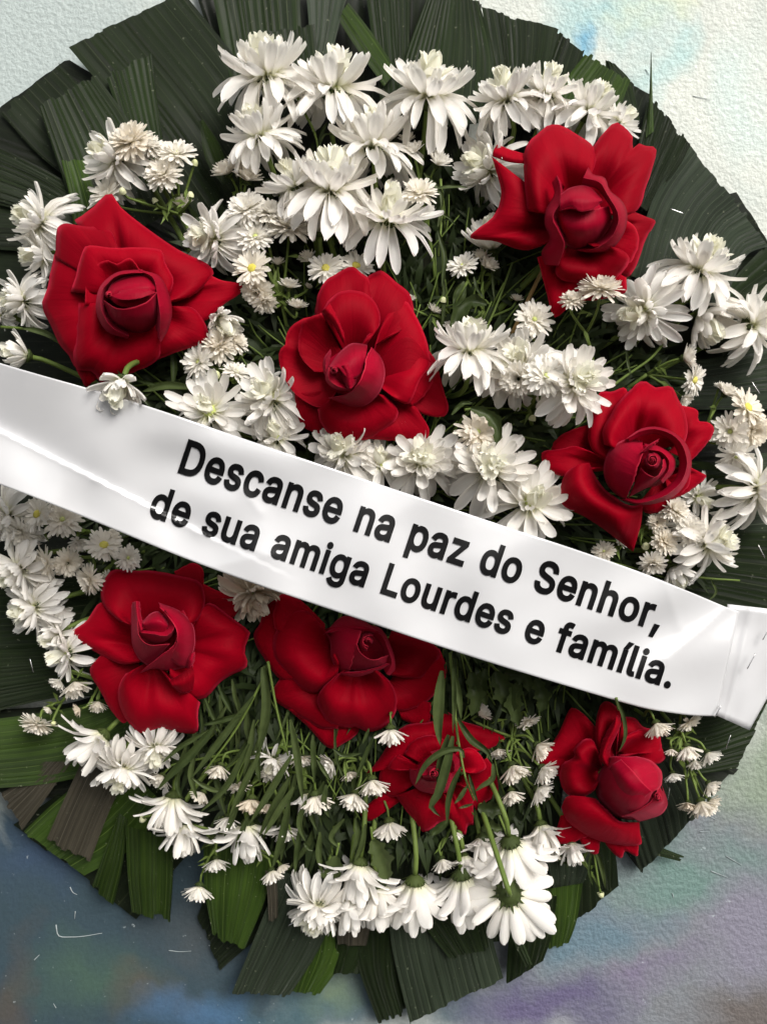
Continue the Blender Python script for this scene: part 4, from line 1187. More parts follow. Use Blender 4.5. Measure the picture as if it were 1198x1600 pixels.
build_spray('two little daisies lying over the lowest petals of the upper right rose', (930, 600), [
    (893, 470, 19, 90, 55, 'pom', 168), (938, 453, 36, 85, 72, 'pom', 166)], 150, (915, 520))
build_spray('two fine rayed daisies in front of the middle right chrysanthemums', (830, 680), [
    (853, 588, 34, 70, 18, 'flat', 190), (810, 592, 28, 210, 35, 'pom', 176), (800, 598, 20, 240, 55, 'cup', 160), (831, 655, 10, 80, 60, 'bud', 110)], 150)
build_spray('three daisies on a slim branch above the right rose', (960, 620), [
    (1066, 560, 22, 10, 72, 'cup', 112), (1083, 594, 25, 340, 40, 'eye', 110), (1066, 622, 16, 300, 50, 'cup', 100)], 108, (1010, 585))
build_spray('cluster of daisies at the right rim beside the right rose', (1040, 720), [
    (1131, 616, 22, 60, 62, 'cup', 100), (1166, 638, 33, 40, 28, 'eye', 104), (1140, 674, 30, 200, 30, 'flat', 110), (1175, 674, 30, 300, 30, 'pom', 102), (1149, 712, 30, 270, 45, 'flat', 100), (1122, 606, 10, 90, 60, 'cup', 92)], 100, (1095, 690))
build_spray('cluster of button daisies under the right rose by the ribbon', (960, 800), [
    (1054, 797, 23, 60, 30, 'pom', 128), (1079, 832, 26, 30, 20, 'pom', 126), (1026, 816, 16, 120, 40, 'pom', 120), (1038, 846, 22, 60, 25, 'pom', 122), (1019, 880, 22, 260, 30, 'pom', 116), (943, 862, 19, 120, 35, 'flat', 108), (969, 850, 13, 60, 50, 'cup', 104), (1008, 854, 11, 80, 40, 'bud', 112)], 114)
build_spray('crowded spray of daisies under the ribbon at the far left', (220, 840), [
    (33, 830, 25, 240, 35, 'pom', 126), (60, 804, 29, 150, 30, 'eye', 130), (98, 812, 31, 60, 30, 'flat', 128), (122, 845, 18, 300, 45, 'cup', 120)], 118)
build_spray('row of daisies between the ribbon and the lower left rose', (240, 860), [
    (74, 880, 27, 200, 50, 'flat', 122), (106, 880, 24, 330, 50, 'pom', 116), (163, 852, 28, 60, 25, 'eye', 126), (200, 872, 21, 20, 35, 'flat', 120), (141, 905, 26, 200, 40, 'pom', 122), (168, 905, 16, 300, 45, 'pom', 112), (176, 838, 13, 80, 40, 'pom', 116)], 116)
build_spray('small daisies hanging off the left rim under the lower left rose', (210, 1040), [
    (116, 1066, 26, 300, 65, 'cup', 104), (94, 1062, 18, 240, 65, 'cup', 98), (154, 1096, 17, 270, 65, 'cup', 90), (126, 1108, 13, 200, 60, 'c_cup', 88)], 98)
build_spray('daisy hanging over the bright green palm leaf at the far left', (130, 1060), [(60, 1130, 28, 255, 66, 'pom', 92), (78, 1106, 10, 230, 65, 'cup', 88), (84, 1130, 7, 300, 60, 'bud', 88)], 90)
build_spray('two daisies dangling lowest at the lower left', (350, 1240), [
    (338, 1342, 24, 275, 82, 'cup', 80), (312, 1384, 28, 260, 82, 'cup', 78), (224, 1279, 10, 240, 80, 'bud', 84), (424, 1360, 22, 285, 80, 'cup', 80), (438, 1352, 15, 300, 80, 'cup', 78)], 80)
build_spray('daisy hanging from the tip of the largest rose', (620, 1090), [(610, 1138, 27, 270, 86, 'cup', 138)], 124, (612, 1118))
build_spray('daisies hanging left of the half hidden rose', (560, 1130), [
    (581, 1218, 29, 280, 78, 'cup', 124), (556, 1240, 28, 250, 70, 'cup', 114), (520, 1192, 24, 200, 70, 'cup', 100), (545, 1206, 18, 290, 70, 'cup', 96), (608, 1284, 32, 280, 78, 'cup', 88)], 106)
build_spray('daisy and a tan withered one hanging among the drooping blades', (450, 1140), [
    (492, 1242, 30, 275, 82, 'cup', 108), (394, 1248, 30, 265, 75, 'c_cup', 96), (418, 1256, 16, 280, 70, 'c_cup', 90)], 100)
build_spray('daisies hanging right of the half hidden rose', (790, 1110), [
    (748, 1116, 20, 40, 66, 'cup', 96), (778, 1170, 20, 280, 66, 'cup', 84), (800, 1196, 29, 290, 68, 'cup', 104), (846, 1200, 27, 320, 62, 'cup', 106), (838, 1232, 27, 320, 62, 'cup', 100), (798, 1236, 24, 280, 66, 'cup', 96), (824, 1126, 21, 290, 60, 'flat', 98), (838, 1164, 25, 320, 66, 'cup', 102)], 98)
build_spray('daisy nodding at the top right of the lower right rose', (980, 1100), [(1024, 1130, 25, 290, 72, 'cup', 134)], 116)
build_spray('long spray of daisies hanging right of the lower right rose', (1030, 1110), [
    (1075, 1128, 22, 300, 60, 'flat', 96), (1072, 1166, 24, 285, 72, 'cup', 104), (1048, 1170, 14, 270, 70, 'cup', 94), (1104, 1176, 22, 300, 66, 'cup', 98), (1084, 1188, 16, 280, 66, 'cup', 90), (1050, 1208, 18, 280, 74, 'cup', 92),
    (1106, 1224, 20, 310, 60, 'cup', 92), (1094, 1252, 28, 285, 62, 'cup', 96), (1074, 1254, 18, 260, 64, 'c_cup', 90), (1108, 1250, 18, 320, 60, 'cup', 90)], 94, (1062, 1150))
build_spray('white daisies half buried among the drooping blades at the lower left', (420, 1090), [
    (345, 1196, 24, 250, 70, 'cup', 104), (318, 1238, 20, 240, 72, 'cup', 96), (372, 1226, 22, 275, 70, 'flat', 92), (448, 1292, 26, 280, 74, 'cup', 92), (420, 1210, 20, 260, 60, 'flat', 96), (470, 1182, 20, 290, 60, 'cup', 96), (356, 1276, 22, 265, 76, 'cup', 88), (254, 1212, 22, 240, 60, 'cup', 92)], 96)
build_spray('shaded daisy buds in the dark gap right of the centre rose', (740, 560), [
    (692, 470, 9, 80, 60, 'bud', 96), (676, 488, 14, 60, 60, 'cup', 92), (704, 512, 13, 100, 50, 'cup', 92), (806, 470, 12, 80, 60, 'cup', 90), (640, 470, 12, 80, 60, 'cup', 96)], 94)
build_spray('tiny daisy hanging in the middle above the bottom row', (690, 1290), [(690, 1342, 21, 285, 78, 'cup', 90), (712, 1300, 14, 280, 70, 'cup', 84)], 86)
build_spray('little daisies beside the bottom of the lower right rose', (920, 1310), [(938, 1396, 10, 280, 84, 'bud', 70), (868, 1330, 14, 260, 70, 'cup', 74)], 74)
build_spray('small green-eyed daisy under a lobed leaf below the centre rose', (740, 640), [(746, 676, 34, 100, 20, 'flat', 158)], 140)

# ------------------------------------------------------------------ backing pad and palm leaves
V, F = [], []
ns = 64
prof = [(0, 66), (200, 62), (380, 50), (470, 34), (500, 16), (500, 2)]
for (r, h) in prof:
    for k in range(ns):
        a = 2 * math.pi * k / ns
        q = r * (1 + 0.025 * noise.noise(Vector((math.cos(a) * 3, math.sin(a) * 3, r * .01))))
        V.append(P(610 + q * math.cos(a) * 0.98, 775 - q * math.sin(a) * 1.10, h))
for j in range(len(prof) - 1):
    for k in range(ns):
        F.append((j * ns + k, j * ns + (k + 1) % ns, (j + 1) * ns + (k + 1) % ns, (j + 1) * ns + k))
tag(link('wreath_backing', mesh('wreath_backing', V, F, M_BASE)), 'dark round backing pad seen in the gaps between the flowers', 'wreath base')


def staple(parent, x, y, dx, dy, h, inv):
    L = 0.5 * math.hypot(dx, dy)
    ux, uy = dx / (2 * L), dy / (2 * L)
    V, F = tube([P(x - ux * L, y - uy * L, h - 3), P(x - ux * L, y - uy * L, h + 1.4), P(x + ux * L, y + uy * L, h + 1.4), P(x + ux * L, y + uy * L, h - 3)], .8 * S, .8 * S, 5, 16)
    o = link('staple', mesh('staple', V, F, M_STAPLE), parent)
    o.location = inv
    return o


def palm(label, mat, left, right, h0, h1, pleats, amp=3.0, staples=(), arch=0.0, ragged=8.0):
    nv = 16
    pleats = int(pleats * 1.5)
    amp *= .8
    nu = pleats * 4 + 1
    L, Rr = spline([(a[0], a[1], 0) for a in left], nv), spline([(a[0], a[1], 0) for a in right], nv)
    sd_ = left[0][0] * 0.37 + right[-1][1] * 0.11
    rp = random.Random(int(sd_ * 10))
    wds = [rp.uniform(.45, 1.6) for _ in range(pleats)]
    cum = [0]
    for w__ in wds: cum.append(cum[-1] + w__)
    us = [(cum[i // 4] + wds[min(i // 4, pleats - 1)] * (i % 4) / 4) / cum[-1] for i in range(nu)]
    fold = [rp.uniform(.2, 1.25) for _ in range(pleats + 1)]
    uvo = rp.randint(0, 400)
    V, UV = [], []
    for j in range(nv):
        v = j / (nv - 1)
        for i in range(nu):
            u = us[i]
            p = L[j] * (1 - u) + Rr[j] * u
            ph = (i % 4) / 4
            pl = abs(ph - .5) * 2           # 1 at the fold, 0 between
            hh = h0 + (h1 - h0) * v + arch * math.sin(math.pi * v) + amp * fold[i // 4] * (pl - .5) * (.65 + .35 * v)
            hh += 6 * noise.noise(Vector((p.x * .008, p.y * .008, sd_))) + 3.0 * math.sin(math.pi * u)
            hh += 1.0 * noise.noise(Vector((i * .7, v * 3, sd_)))
            if j == nv - 1:                 # the cut end is a little uneven from fold to fold
                tv = (L[j] + Rr[j] - L[j - 1] - Rr[j - 1]).normalized()
                p = p + tv * ragged * noise.noise(Vector(((i // 4) * 1.7, sd_, 2)))
            V.append(P(p.x, p.y, max(2.5, hh)))
            UV.append((i / 4, v * .9 + uvo))
    c = sum(V, Vector()) / len(V)
    V = [q - c for q in V]
    o = link('palm_leaf', mesh('palm_leaf', V, grid_faces(nu, nv), M_PALM[mat], UV))
    o.location = c
    tag(o, label, 'palm leaf', 'cut palm leaves round the wreath')
    for s_ in staples:
        staple(o, *s_[:4], s_[4] if len(s_) > 4 else max(h0, h1) + 8, -c)
    return o


PL = [
    # under-layer filling between the leaves on show
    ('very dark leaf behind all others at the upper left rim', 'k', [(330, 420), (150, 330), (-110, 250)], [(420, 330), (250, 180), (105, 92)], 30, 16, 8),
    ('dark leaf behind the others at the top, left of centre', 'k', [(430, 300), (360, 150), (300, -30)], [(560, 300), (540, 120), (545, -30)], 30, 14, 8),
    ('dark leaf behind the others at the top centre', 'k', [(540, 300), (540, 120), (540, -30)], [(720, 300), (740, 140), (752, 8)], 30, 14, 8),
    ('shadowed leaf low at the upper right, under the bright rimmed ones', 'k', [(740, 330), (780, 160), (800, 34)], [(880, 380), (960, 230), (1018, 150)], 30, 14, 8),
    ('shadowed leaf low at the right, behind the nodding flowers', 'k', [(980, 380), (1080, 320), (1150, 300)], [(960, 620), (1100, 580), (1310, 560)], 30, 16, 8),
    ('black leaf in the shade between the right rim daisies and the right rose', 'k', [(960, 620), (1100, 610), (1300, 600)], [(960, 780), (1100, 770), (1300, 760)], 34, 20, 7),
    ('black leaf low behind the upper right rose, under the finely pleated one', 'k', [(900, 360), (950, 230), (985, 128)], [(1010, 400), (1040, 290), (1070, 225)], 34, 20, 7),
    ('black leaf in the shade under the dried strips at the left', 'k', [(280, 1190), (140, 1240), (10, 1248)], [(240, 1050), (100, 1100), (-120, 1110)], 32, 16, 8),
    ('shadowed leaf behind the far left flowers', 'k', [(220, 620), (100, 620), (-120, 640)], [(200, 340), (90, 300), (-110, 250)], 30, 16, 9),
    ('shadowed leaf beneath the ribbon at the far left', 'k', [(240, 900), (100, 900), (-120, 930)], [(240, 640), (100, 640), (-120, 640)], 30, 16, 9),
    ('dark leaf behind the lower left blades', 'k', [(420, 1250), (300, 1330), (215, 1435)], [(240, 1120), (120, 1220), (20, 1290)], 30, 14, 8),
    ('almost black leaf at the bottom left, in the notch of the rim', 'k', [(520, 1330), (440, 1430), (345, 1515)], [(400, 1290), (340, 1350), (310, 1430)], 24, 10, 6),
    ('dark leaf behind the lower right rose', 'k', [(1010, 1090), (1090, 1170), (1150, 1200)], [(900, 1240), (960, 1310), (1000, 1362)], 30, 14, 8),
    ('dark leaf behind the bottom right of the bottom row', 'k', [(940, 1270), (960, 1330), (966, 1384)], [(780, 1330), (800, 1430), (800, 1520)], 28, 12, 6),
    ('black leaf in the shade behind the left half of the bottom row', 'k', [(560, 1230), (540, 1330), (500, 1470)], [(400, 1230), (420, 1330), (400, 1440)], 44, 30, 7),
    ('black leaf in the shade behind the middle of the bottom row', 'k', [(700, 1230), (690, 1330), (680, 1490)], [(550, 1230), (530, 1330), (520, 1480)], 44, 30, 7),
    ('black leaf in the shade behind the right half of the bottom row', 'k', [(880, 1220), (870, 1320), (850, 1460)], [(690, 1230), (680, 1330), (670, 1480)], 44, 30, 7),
    # top left
    ('broad smooth dark leaf with a long slanting cut edge at the upper left', 'd', [(350, 400), (220, 210), (108, 74)], [(470, 260), (390, 120), (285, -14)], 46, 30, 10, 1.6),
    ('short dark leaf at the upper left rim pointing down right', 'd', [(180, 330), (70, 250), (2, 178)], [(240, 280), (150, 160), (92, 98)], 40, 22, 6, 1.6),
    ('folded leaf of fine pleats at the left rim', 'd', [(160, 420), (60, 340), (-95, 300)], [(170, 330), (80, 270), (-95, 186)], 44, 26, 10, 2.4),
    ('leaf with horizontal pleats left of the upper left daisies', 'd', [(190, 480), (70, 400), (-110, 390)], [(190, 380), (90, 310), (-110, 290)], 42, 24, 8, 2.4),
    ('grey ribbed leaf with a straight cut top at the upper left', 'd', [(140, 400), (96, 270), (61, 166)], [(270, 330), (205, 195), (150, 116)], 58, 44, 9, 3.4),
    ('upright leaf strip with vertical pleats at the upper left', 'd', [(225, 300), (195, 205), (166, 120)], [(262, 260), (248, 170), (237, 83)], 56, 42, 6, 4.0),
    ('small greenish leaf strip above the left rose', 'g', [(115, 350), (108, 300), (97, 252)], [(168, 350), (150, 300), (130, 246)], 60, 52, 4, 3.0),
    ('narrow curved leaf tip standing in the upper left gap', 'g', [(348, 290), (322, 250), (311, 190)], [(362, 282), (344, 228), (316, 186)], 70, 80, 2, 3.0),
    # top
    ('pleated leaf at the top edge, left of the middle', 'd', [(380, 200), (352, 90), (330, -20)], [(455, 200), (470, 80), (468, -20)], 44, 30, 8, 3.2),
    ('pale folded leaf with a curved side at the top edge', 's', [(430, 180), (480, 80), (478, -20)], [(498, 190), (520, 80), (546, -20)], 52, 34, 5, 4.0),
    ('small square cut leaf behind the topmost flower', 'd', [(416, 130), (412, 90), (407, 53)], [(498, 130), (496, 80), (492, 40)], 64, 58, 7, 2.8),
    ('bright green leaf strip slanting behind the top row', 'g', [(600, 135), (560, 80), (528, 30)], [(620, 110), (580, 50), (545, 5)], 50, 42, 3, 3.0),
    ('dark narrow leaf at the top edge right of the bright strip', 'd', [(600, 200), (585, 90), (570, -20)], [(650, 200), (640, 90), (640, -20)], 46, 30, 6, 3.2),
    ('large pleated leaf curving down from the top edge, right of the middle', 'd', [(610, 210), (630, 100), (672, -20)], [(768, 190), (770, 90), (748, 2)], 54, 32, 11, 3.6),
    ('leaf with slanting pleats right of the large one at the top', 'd', [(790, 200), (768, 90), (752, 12)], [(830, 180), (862, 90), (872, 44)], 50, 34, 8, 3.0),
    ('narrow dark leaf with rounded end at the upper right rim', 'd', [(820, 190), (835, 110), (858, 42)], [(880, 180), (900, 120), (912, 80)], 48, 30, 5, 3.2),
    ('greener leaf with a notch at the upper right rim', 'g', [(850, 190), (880, 130), (914, 84)], [(960, 190), (975, 150), (984, 126)], 54, 36, 8, 3.0),
    ('slim dark leaf poking out at the upper right rim', 'd', [(960, 170), (948, 125), (945, 93)], [(1000, 190), (985, 128), (960, 100)], 40, 24, 3, 2.5),
    ('upright spiky leaf behind the upper right rose', 'g', [(1008, 215), (1013, 160), (1016, 82)], [(1021, 205), (1019, 150), (1017, 84)], 46, 30, 2, 2.0),
    ('leaf of very fine pleats fanning out right of the upper right rose', 'd', [(985, 310), (1000, 210), (1014, 150)], [(1010, 330), (1060, 260), (1078, 226)], 54, 36, 12, 2.4),
    ('big glossy pleated leaf at the right rim with a staple', 's', [(985, 430), (1020, 310), (1075, 224)], [(1120, 500), (1165, 400), (1200, 384)], 60, 36, 14, 4.2, [(1057, 330, 19, 7, 66)]),
    ('pleated leaf running off the right edge below the glossy one', 'd', [(1100, 490), (1150, 430), (1194, 384)], [(1130, 560), (1180, 510), (1310, 470)], 50, 30, 7, 3.2),
    # right
    ('grey green leaf with level pleats at the right, above the rim daisies', 's', [(1000, 560), (1110, 560), (1310, 500)], [(1010, 640), (1110, 640), (1310, 640)], 48, 34, 8, 3.4, [(1180, 606, 12, 18, 52)]),
    ('grey green leaf with level pleats at the right, below the rim daisies', 's', [(1040, 740), (1120, 720), (1310, 690)], [(1040, 850), (1120, 860), (1310, 850)], 46, 34, 9, 3.4),
    ('dark leaf with sloping pleats at the right just above the ribbon', 'd', [(1050, 830), (1130, 830), (1310, 830)], [(1040, 930), (1130, 950), (1310, 1000)], 50, 36, 9, 3.2, [(1189, 862, 10, 20, 56)]),
    ('dark leaf with level pleats below the ribbon\'s right end', 'd', [(1000, 1100), (1110, 1110), (1215, 1060)], [(1000, 1200), (1080, 1210), (1150, 1200)], 50, 30, 10, 3.0, [(1137, 1159, 7, -20, 54)]),
    ('leaf with upright pleats right of the lower right rose', 's', [(1065, 1180), (1100, 1230), (1100, 1262)], [(930, 1180), (970, 1280), (1000, 1362)], 54, 34, 8, 5.0, [(1044, 1240, -3, 17, 62)]),
    ('small dark leaf tip at the lower right rim', 'd', [(1000, 1310), (1035, 1325), (1068, 1338)], [(1000, 1330), (1030, 1338), (1062, 1346)], 30, 20, 2, 2.0),
    ('small dark leaf tip under the lower right rose', 'd', [(960, 1300), (958, 1340), (956, 1388)], [(900, 1310), (925, 1350), (940, 1390)], 34, 20, 3, 2.5),
    # bottom
    ('grey leaf piece at the bottom right, left of the thin bud', 's', [(930, 1320), (915, 1370), (898, 1402)], [(850, 1330), (860, 1370), (866, 1398)], 46, 34, 4, 3.0),
    ('olive leaf end at the bottom right corner of the leaf fringe', 'g', [(910, 1380), (900, 1440), (888, 1474)], [(850, 1390), (854, 1440), (856, 1482)], 40, 26, 4, 2.6),
    ('dark leaf with straight sides under the back-turned flower', 'd', [(870, 1400), (862, 1460), (848, 1502)], [(800, 1400), (794, 1470), (790, 1536)], 48, 30, 5, 3.4),
    ('large pale green pleated leaf sweeping left at the bottom', 's', [(760, 1420), (770, 1470), (786, 1528), ], [(606, 1430), (614, 1490), (640, 1598)], 52, 32, 10, 3.4),
    ('cut leaf of tight pleats laid across the bottom fringe', 'd', [(750, 1420), (758, 1450), (764, 1482)], [(640, 1410), (665, 1450), (702, 1498)], 64, 58, 8, 4.2),
    ('thin dark leaf strip crossing the bottom fringe at the right', 'd', [(806, 1440), (820, 1475), (832, 1506)], [(790, 1444), (806, 1480), (822, 1512)], 66, 58, 2, 3.0),
    ('hanging dark leaf with a forked end at the bottom centre', 'd', [(640, 1430), (622, 1510), (636, 1582)], [(540, 1430), (562, 1520), (590, 1596)], 42, 24, 6, 3.4, (), 0, 14),
    ('dark leaf with a flat cut end at the bottom, left of centre', 'd', [(610, 1410), (590, 1480), (566, 1522)], [(500, 1410), (494, 1470), (494, 1522)], 46, 30, 7, 2.6),
    ('folded leaf with a v-shaped midrib at the bottom', 'g', [(540, 1420), (540, 1490), (500, 1553)], [(470, 1420), (460, 1500), (452, 1548)], 48, 30, 6, 3.0),
    ('broad grey green leaf with a slanting end at the bottom left', 's', [(530, 1400), (500, 1480), (452, 1556)], [(440, 1360), (400, 1460), (362, 1552)], 58, 40, 10, 2.4, [(458, 1442, 14, -8, 66)]),
    ('small brown-tinged leaf strip between the bottom flowers', 'b', [(580, 1420), (578, 1450), (572, 1478)], [(524, 1430), (526, 1460), (528, 1476)], 62, 54, 4, 3.0),
    ('narrow dried strip standing beside the green leaf at the bottom left', 'b', [(432, 1360), (434, 1400), (434, 1434)], [(414, 1360), (418, 1400), (420, 1438)], 66, 58, 2, 3.0),
    # bottom left
    ('bright green leaf hanging at the bottom left, right of the notch', 'g', [(430, 1330), (416, 1400), (382, 1484)], [(318, 1320), (320, 1390), (332, 1458)], 56, 36, 7, 2.6),
    ('upright green pleated leaf at the lower left rim', 'g', [(272, 1310), (270, 1380), (266, 1438)], [(196, 1290), (200, 1370), (206, 1424)], 58, 40, 6, 4.4),
    ('narrow green leaf left of the upright pleated one', 'g', [(200, 1280), (192, 1350), (178, 1412)], [(186, 1270), (160, 1340), (144, 1386)], 52, 34, 4, 3.2),
    ('dark green leaf spreading behind the dried strips at the lower left', 'g', [(260, 1260), (200, 1330), (132, 1368)], [(180, 1180), (90, 1250), (36, 1300)], 42, 26, 7, 2.4),
    ('grey brown dried leaf strip, wider of the two at the lower left', 'b', [(208, 1190), (170, 1270), (141, 1346)], [(128, 1190), (98, 1255), (73, 1312)], 60, 46, 7, 3.2),
    ('grey brown dried leaf strip at the left edge, narrower of the two', 'b', [(112, 1190), (70, 1250), (36, 1296)], [(70, 1190), (30, 1222), (2, 1240)], 58, 42, 5, 3.6),
    ('bright green leaf lying level at the left edge under the hanging daisy', 'g', [(220, 1165), (110, 1218), (-110, 1238)], [(200, 1080), (100, 1108), (-110, 1136)], 62, 48, 8, 2.2),
    ('dark leaf of fine pleats at the left rim with a staple', 'd', [(190, 1090), (90, 1090), (-110, 1140)], [(170, 990), (80, 1010), (-110, 1010)], 48, 34, 10, 2.6, [(50, 1040, 5, 20, 56)]),
    ('dark leaf with level pleats at the left rim under the flower chain', 'd', [(180, 1000), (80, 1010), (-110, 1020)], [(170, 880), (80, 890), (-110, 900)], 44, 30, 9, 2.6),
]
for a in PL:
    palm(*a)


# ------------------------------------------------------------------ narrow leaves, sprigs, dark filler
def blade(pts, wid, h, droop=0, fold=0.7, lobes=0):
    """a leaf blade along photo points (x, y[, dh]); returns verts, faces in world space"""
    nv = 14 if not lobes else 22
    c = spline([(p[0], p[1], h + (p[2] if len(p) > 2 else 0)) for p in pts], nv)
    V = []
    sd_ = pts[0][0] * .13 + pts[-1][1] * .07
    for j in range(nv):
        v = j / (nv - 1)
        t_ = c[min(j + 1, nv - 1)] - c[max(j - 1, 0)]
        n_ = Vector((-t_.y, t_.x, 0)).normalized()
        ww = wid * (math.sin(math.pi * min(1, v * .93 + .07)) ** .75) * .5
        if lobes:
            ww *= 0.55 + 0.45 * abs(math.sin(v * math.pi * lobes)) + 0.15 * math.sin(v * 40)
        roll = 0.5 * noise.noise(Vector((v * 2, sd_, 0)))
        for u in (-1, -.5, 0, .5, 1):
            p = c[j] + n_ * ww * u
            V.append(P(p.x, p.y, p.z + abs(u) * ww * fold + u * ww * roll + 2 * noise.noise(Vector((v * 5, u, sd_)))))
    return V, grid_faces(5, nv)


def sprig(label, stem, leaves, h, name='leafy_sprig', cat='leaf sprig', mat=None, group=None, more=None):
    r0 = P(stem[0][0], stem[0][1], h)
    root = empty(name, r0)
    tag(root, label, cat, group)
    V, F = tube([P(x, y, h - 2) for x, y in stem], 2.2 * S, 1.4 * S, 6, max(6, len(stem) * 4))
    link('stem', mesh('stem', [v - r0 for v in V], F, M_STEM), root)
    rs = random.Random(int(stem[0][0]))
    leaves = list(leaves)
    if more:
        x0_, y0_, x1_, y1_, n_ = more
        for _ in range(n_):
            bx_, by_ = rs.uniform(x0_, x1_), rs.uniform(y0_, y1_)
            ll, dx_ = rs.uniform(50, 105), rs.uniform(-.75, .25)
            leaves.append(([(bx_, by_), (bx_ + ll * dx_ * .4 + rs.uniform(-6, 6), by_ + ll * .5), (bx_ + ll * dx_, by_ + ll * .95)], rs.uniform(5, 12), rs.uniform(-48, -18)))
    for lf in leaves:
        V, F = blade(lf[0], lf[1] * (1 if len(lf) > 3 else .8), h + (lf[2] if len(lf) > 2 else 0), lobes=lf[3] if len(lf) > 3 else 0)
        link('leaf', mesh('leaf', [v - r0 for v in V], F, mat or M_BLADE), root)
    return root


cg = lambda X, Y: (560 + X / 4.992, 1080 + Y / 4.992)
cf = lambda X, Y: (380 + X / 2.852, 900 + Y / 2.852)
ce = lambda X, Y: (X / 2.852, 860 + Y / 2.852)
sprig('drooping leafy sprig hanging from the ribbon over the half hidden rose', [(703, 1020), (708, 1080), (712, 1130), cg(800, 520), cg(840, 700), cg(900, 850)], [
    ([cg(650, -160), cg(625, 100), cg(622, 300), cg(640, 430)], 22, 0), ([cg(730, -200), cg(785, 60), cg(800, 230)], 13, -4), ([cg(740, -260), cg(745, 100), cg(735, 330)], 9, 4),
    ([cg(770, 210), cg(880, 380), cg(1000, 470), cg(1045, 560)], 14, 6), ([cg(1046, 565), cg(1045, 680), cg(960, 740), cg(905, 785)], 11, 4), ([cg(820, 520), cg(800, 455), cg(660, 470), cg(520, 580), cg(440, 735)], 13, 12),
    ([cg(735, 350), cg(690, 560), cg(620, 800), cg(565, 900), cg(640, 980)], 19, 8), ([cg(700, 340), cg(640, 560), cg(610, 720)], 16, 2), ([cg(800, 590), cg(740, 720), cg(700, 860), cg(690, 1050)], 12, 4), ([cg(850, 735), cg(790, 830), cg(745, 880)], 9, 4),
    ([cg(860, 650), cg(900, 790), cg(930, 870)], 8, 4), ([cg(890, 880), cg(840, 895), cg(780, 912)], 6, 4), ([cg(700, 1010), cg(640, 1060), cg(560, 1130)], 16, -14)], 186)
sprig('sheaf of long drooping blades right of the lower left rose', [ce(1180, 560), ce(1050, 800), ce(900, 1000)], [
    ([ce(1130, 650), ce(980, 850), ce(880, 980), ce(850, 1020)], 14, 6), ([ce(950, 790), ce(860, 900), ce(760, 1000), ce(700, 1070)], 17, 8), ([ce(930, 800), ce(800, 880), ce(720, 950)], 10, 2),
    ([ce(1170, 520), ce(1185, 700), ce(1150, 880)], 18, 4), ([ce(975, 600), ce(1000, 660), ce(1035, 730)], 10, 2), ([ce(1080, 730), ce(980, 760), ce(900, 780)], 11, 6), ([ce(915, 660), ce(950, 740), ce(990, 830)], 9, 0),
    ([ce(870, 910), ce(850, 1000), ce(880, 1110)], 12, 2), ([ce(1110, 860), ce(1010, 1050), ce(890, 1170)], 13, 8), ([ce(1010, 1080), ce(930, 1060), ce(850, 1010)], 10, 4), ([ce(1160, 900), ce(1080, 1060), ce(1020, 1190)], 13, 6), ([ce(800, 990), ce(790, 1050), ce(815, 1110)], 10, -2)], 128, more=(270, 1030, 420, 1200, 16))
sprig('sheaf of hanging blades between the lower left and largest roses', [cf(110, 380), cf(150, 600), cf(200, 800)], [
    ([cf(95, 400), cf(105, 600), cf(70, 800)], 17, 4), ([cf(210, 640), cf(240, 800), cf(265, 1010)], 15, 8), ([cf(215, 800), cf(120, 960), cf(25, 1110)], 14, 10), ([cf(310, 710), cf(312, 800), cf(318, 930)], 11, 4),
    ([cf(225, 940), cf(150, 1060), cf(90, 1160)], 13, 6), ([cf(50, 640), cf(30, 760), cf(0, 900)], 12, 2), ([cf(370, 930), cf(360, 1020), cf(385, 1080)], 12, 0), ([cf(330, 820), cf(360, 870), cf(390, 915)], 8, 6),
    ([cf(590, 700), cf(545, 800), cf(500, 910)], 9, 4), ([cf(560, 680), cf(545, 720), cf(530, 750)], 7, 2), ([cf(400, 770), cf(450, 800), cf(530, 790)], 8, 2), ([cf(280, 1000), cf(250, 1100), cf(280, 1190)], 12, 2), ([cf(500, 1080), cf(510, 1160), cf(480, 1250)], 10, -6)], 120, more=(400, 1060, 570, 1230, 20))
cb = lambda X, Y: (400 + X / 2.396, 1200 + Y / 2.396)
sprig('blades hanging lowest among the white flowers at the bottom left', [cb(60, 60), cb(110, 180), cb(150, 300)], [
    ([cb(130, 30), cb(60, 160), cb(10, 260)], 15, 6), ([cb(125, 120), cb(100, 250), cb(60, 380)], 16, 8), ([cb(170, 200), cb(155, 300), cb(145, 400)], 11, 4), ([cb(210, 60), cb(200, 150), cb(230, 240)], 12, 0), ([cb(330, 190), cb(280, 260), cb(310, 300)], 10, 0),
    ([cb(410, 210), cb(395, 290), cb(365, 360)], 11, 2), ([cb(240, 240), cb(235, 330), cb(250, 400)], 12, -2), ([cb(-60, 100), cb(-90, 190), cb(-120, 260)], 12, 2), ([cb(-30, 180), cb(-60, 260), cb(-80, 330)], 11, 2), ([cb(180, 280), cb(195, 300), cb(215, 312)], 8, 2)], 104, more=(330, 1200, 540, 1290, 14))
sprig('lobed chrysanthemum leaf lit green above the bottom row', [cb(430, 220), cb(435, 270)], [([cb(435, 270), cb(470, 340), cb(490, 430)], 36, 0, 3)], 112, 'lobed_leaf', 'leaf', M_BLADE, 'lobed leaves')
sprig('darker lobed leaf hanging behind the left half of the bottom row', [cb(310, 280), cb(300, 330)], [([cb(300, 330), cb(285, 400), cb(270, 485)], 34, 0, 3)], 98, 'lobed_leaf', 'leaf', M_BLADE, 'lobed leaves')
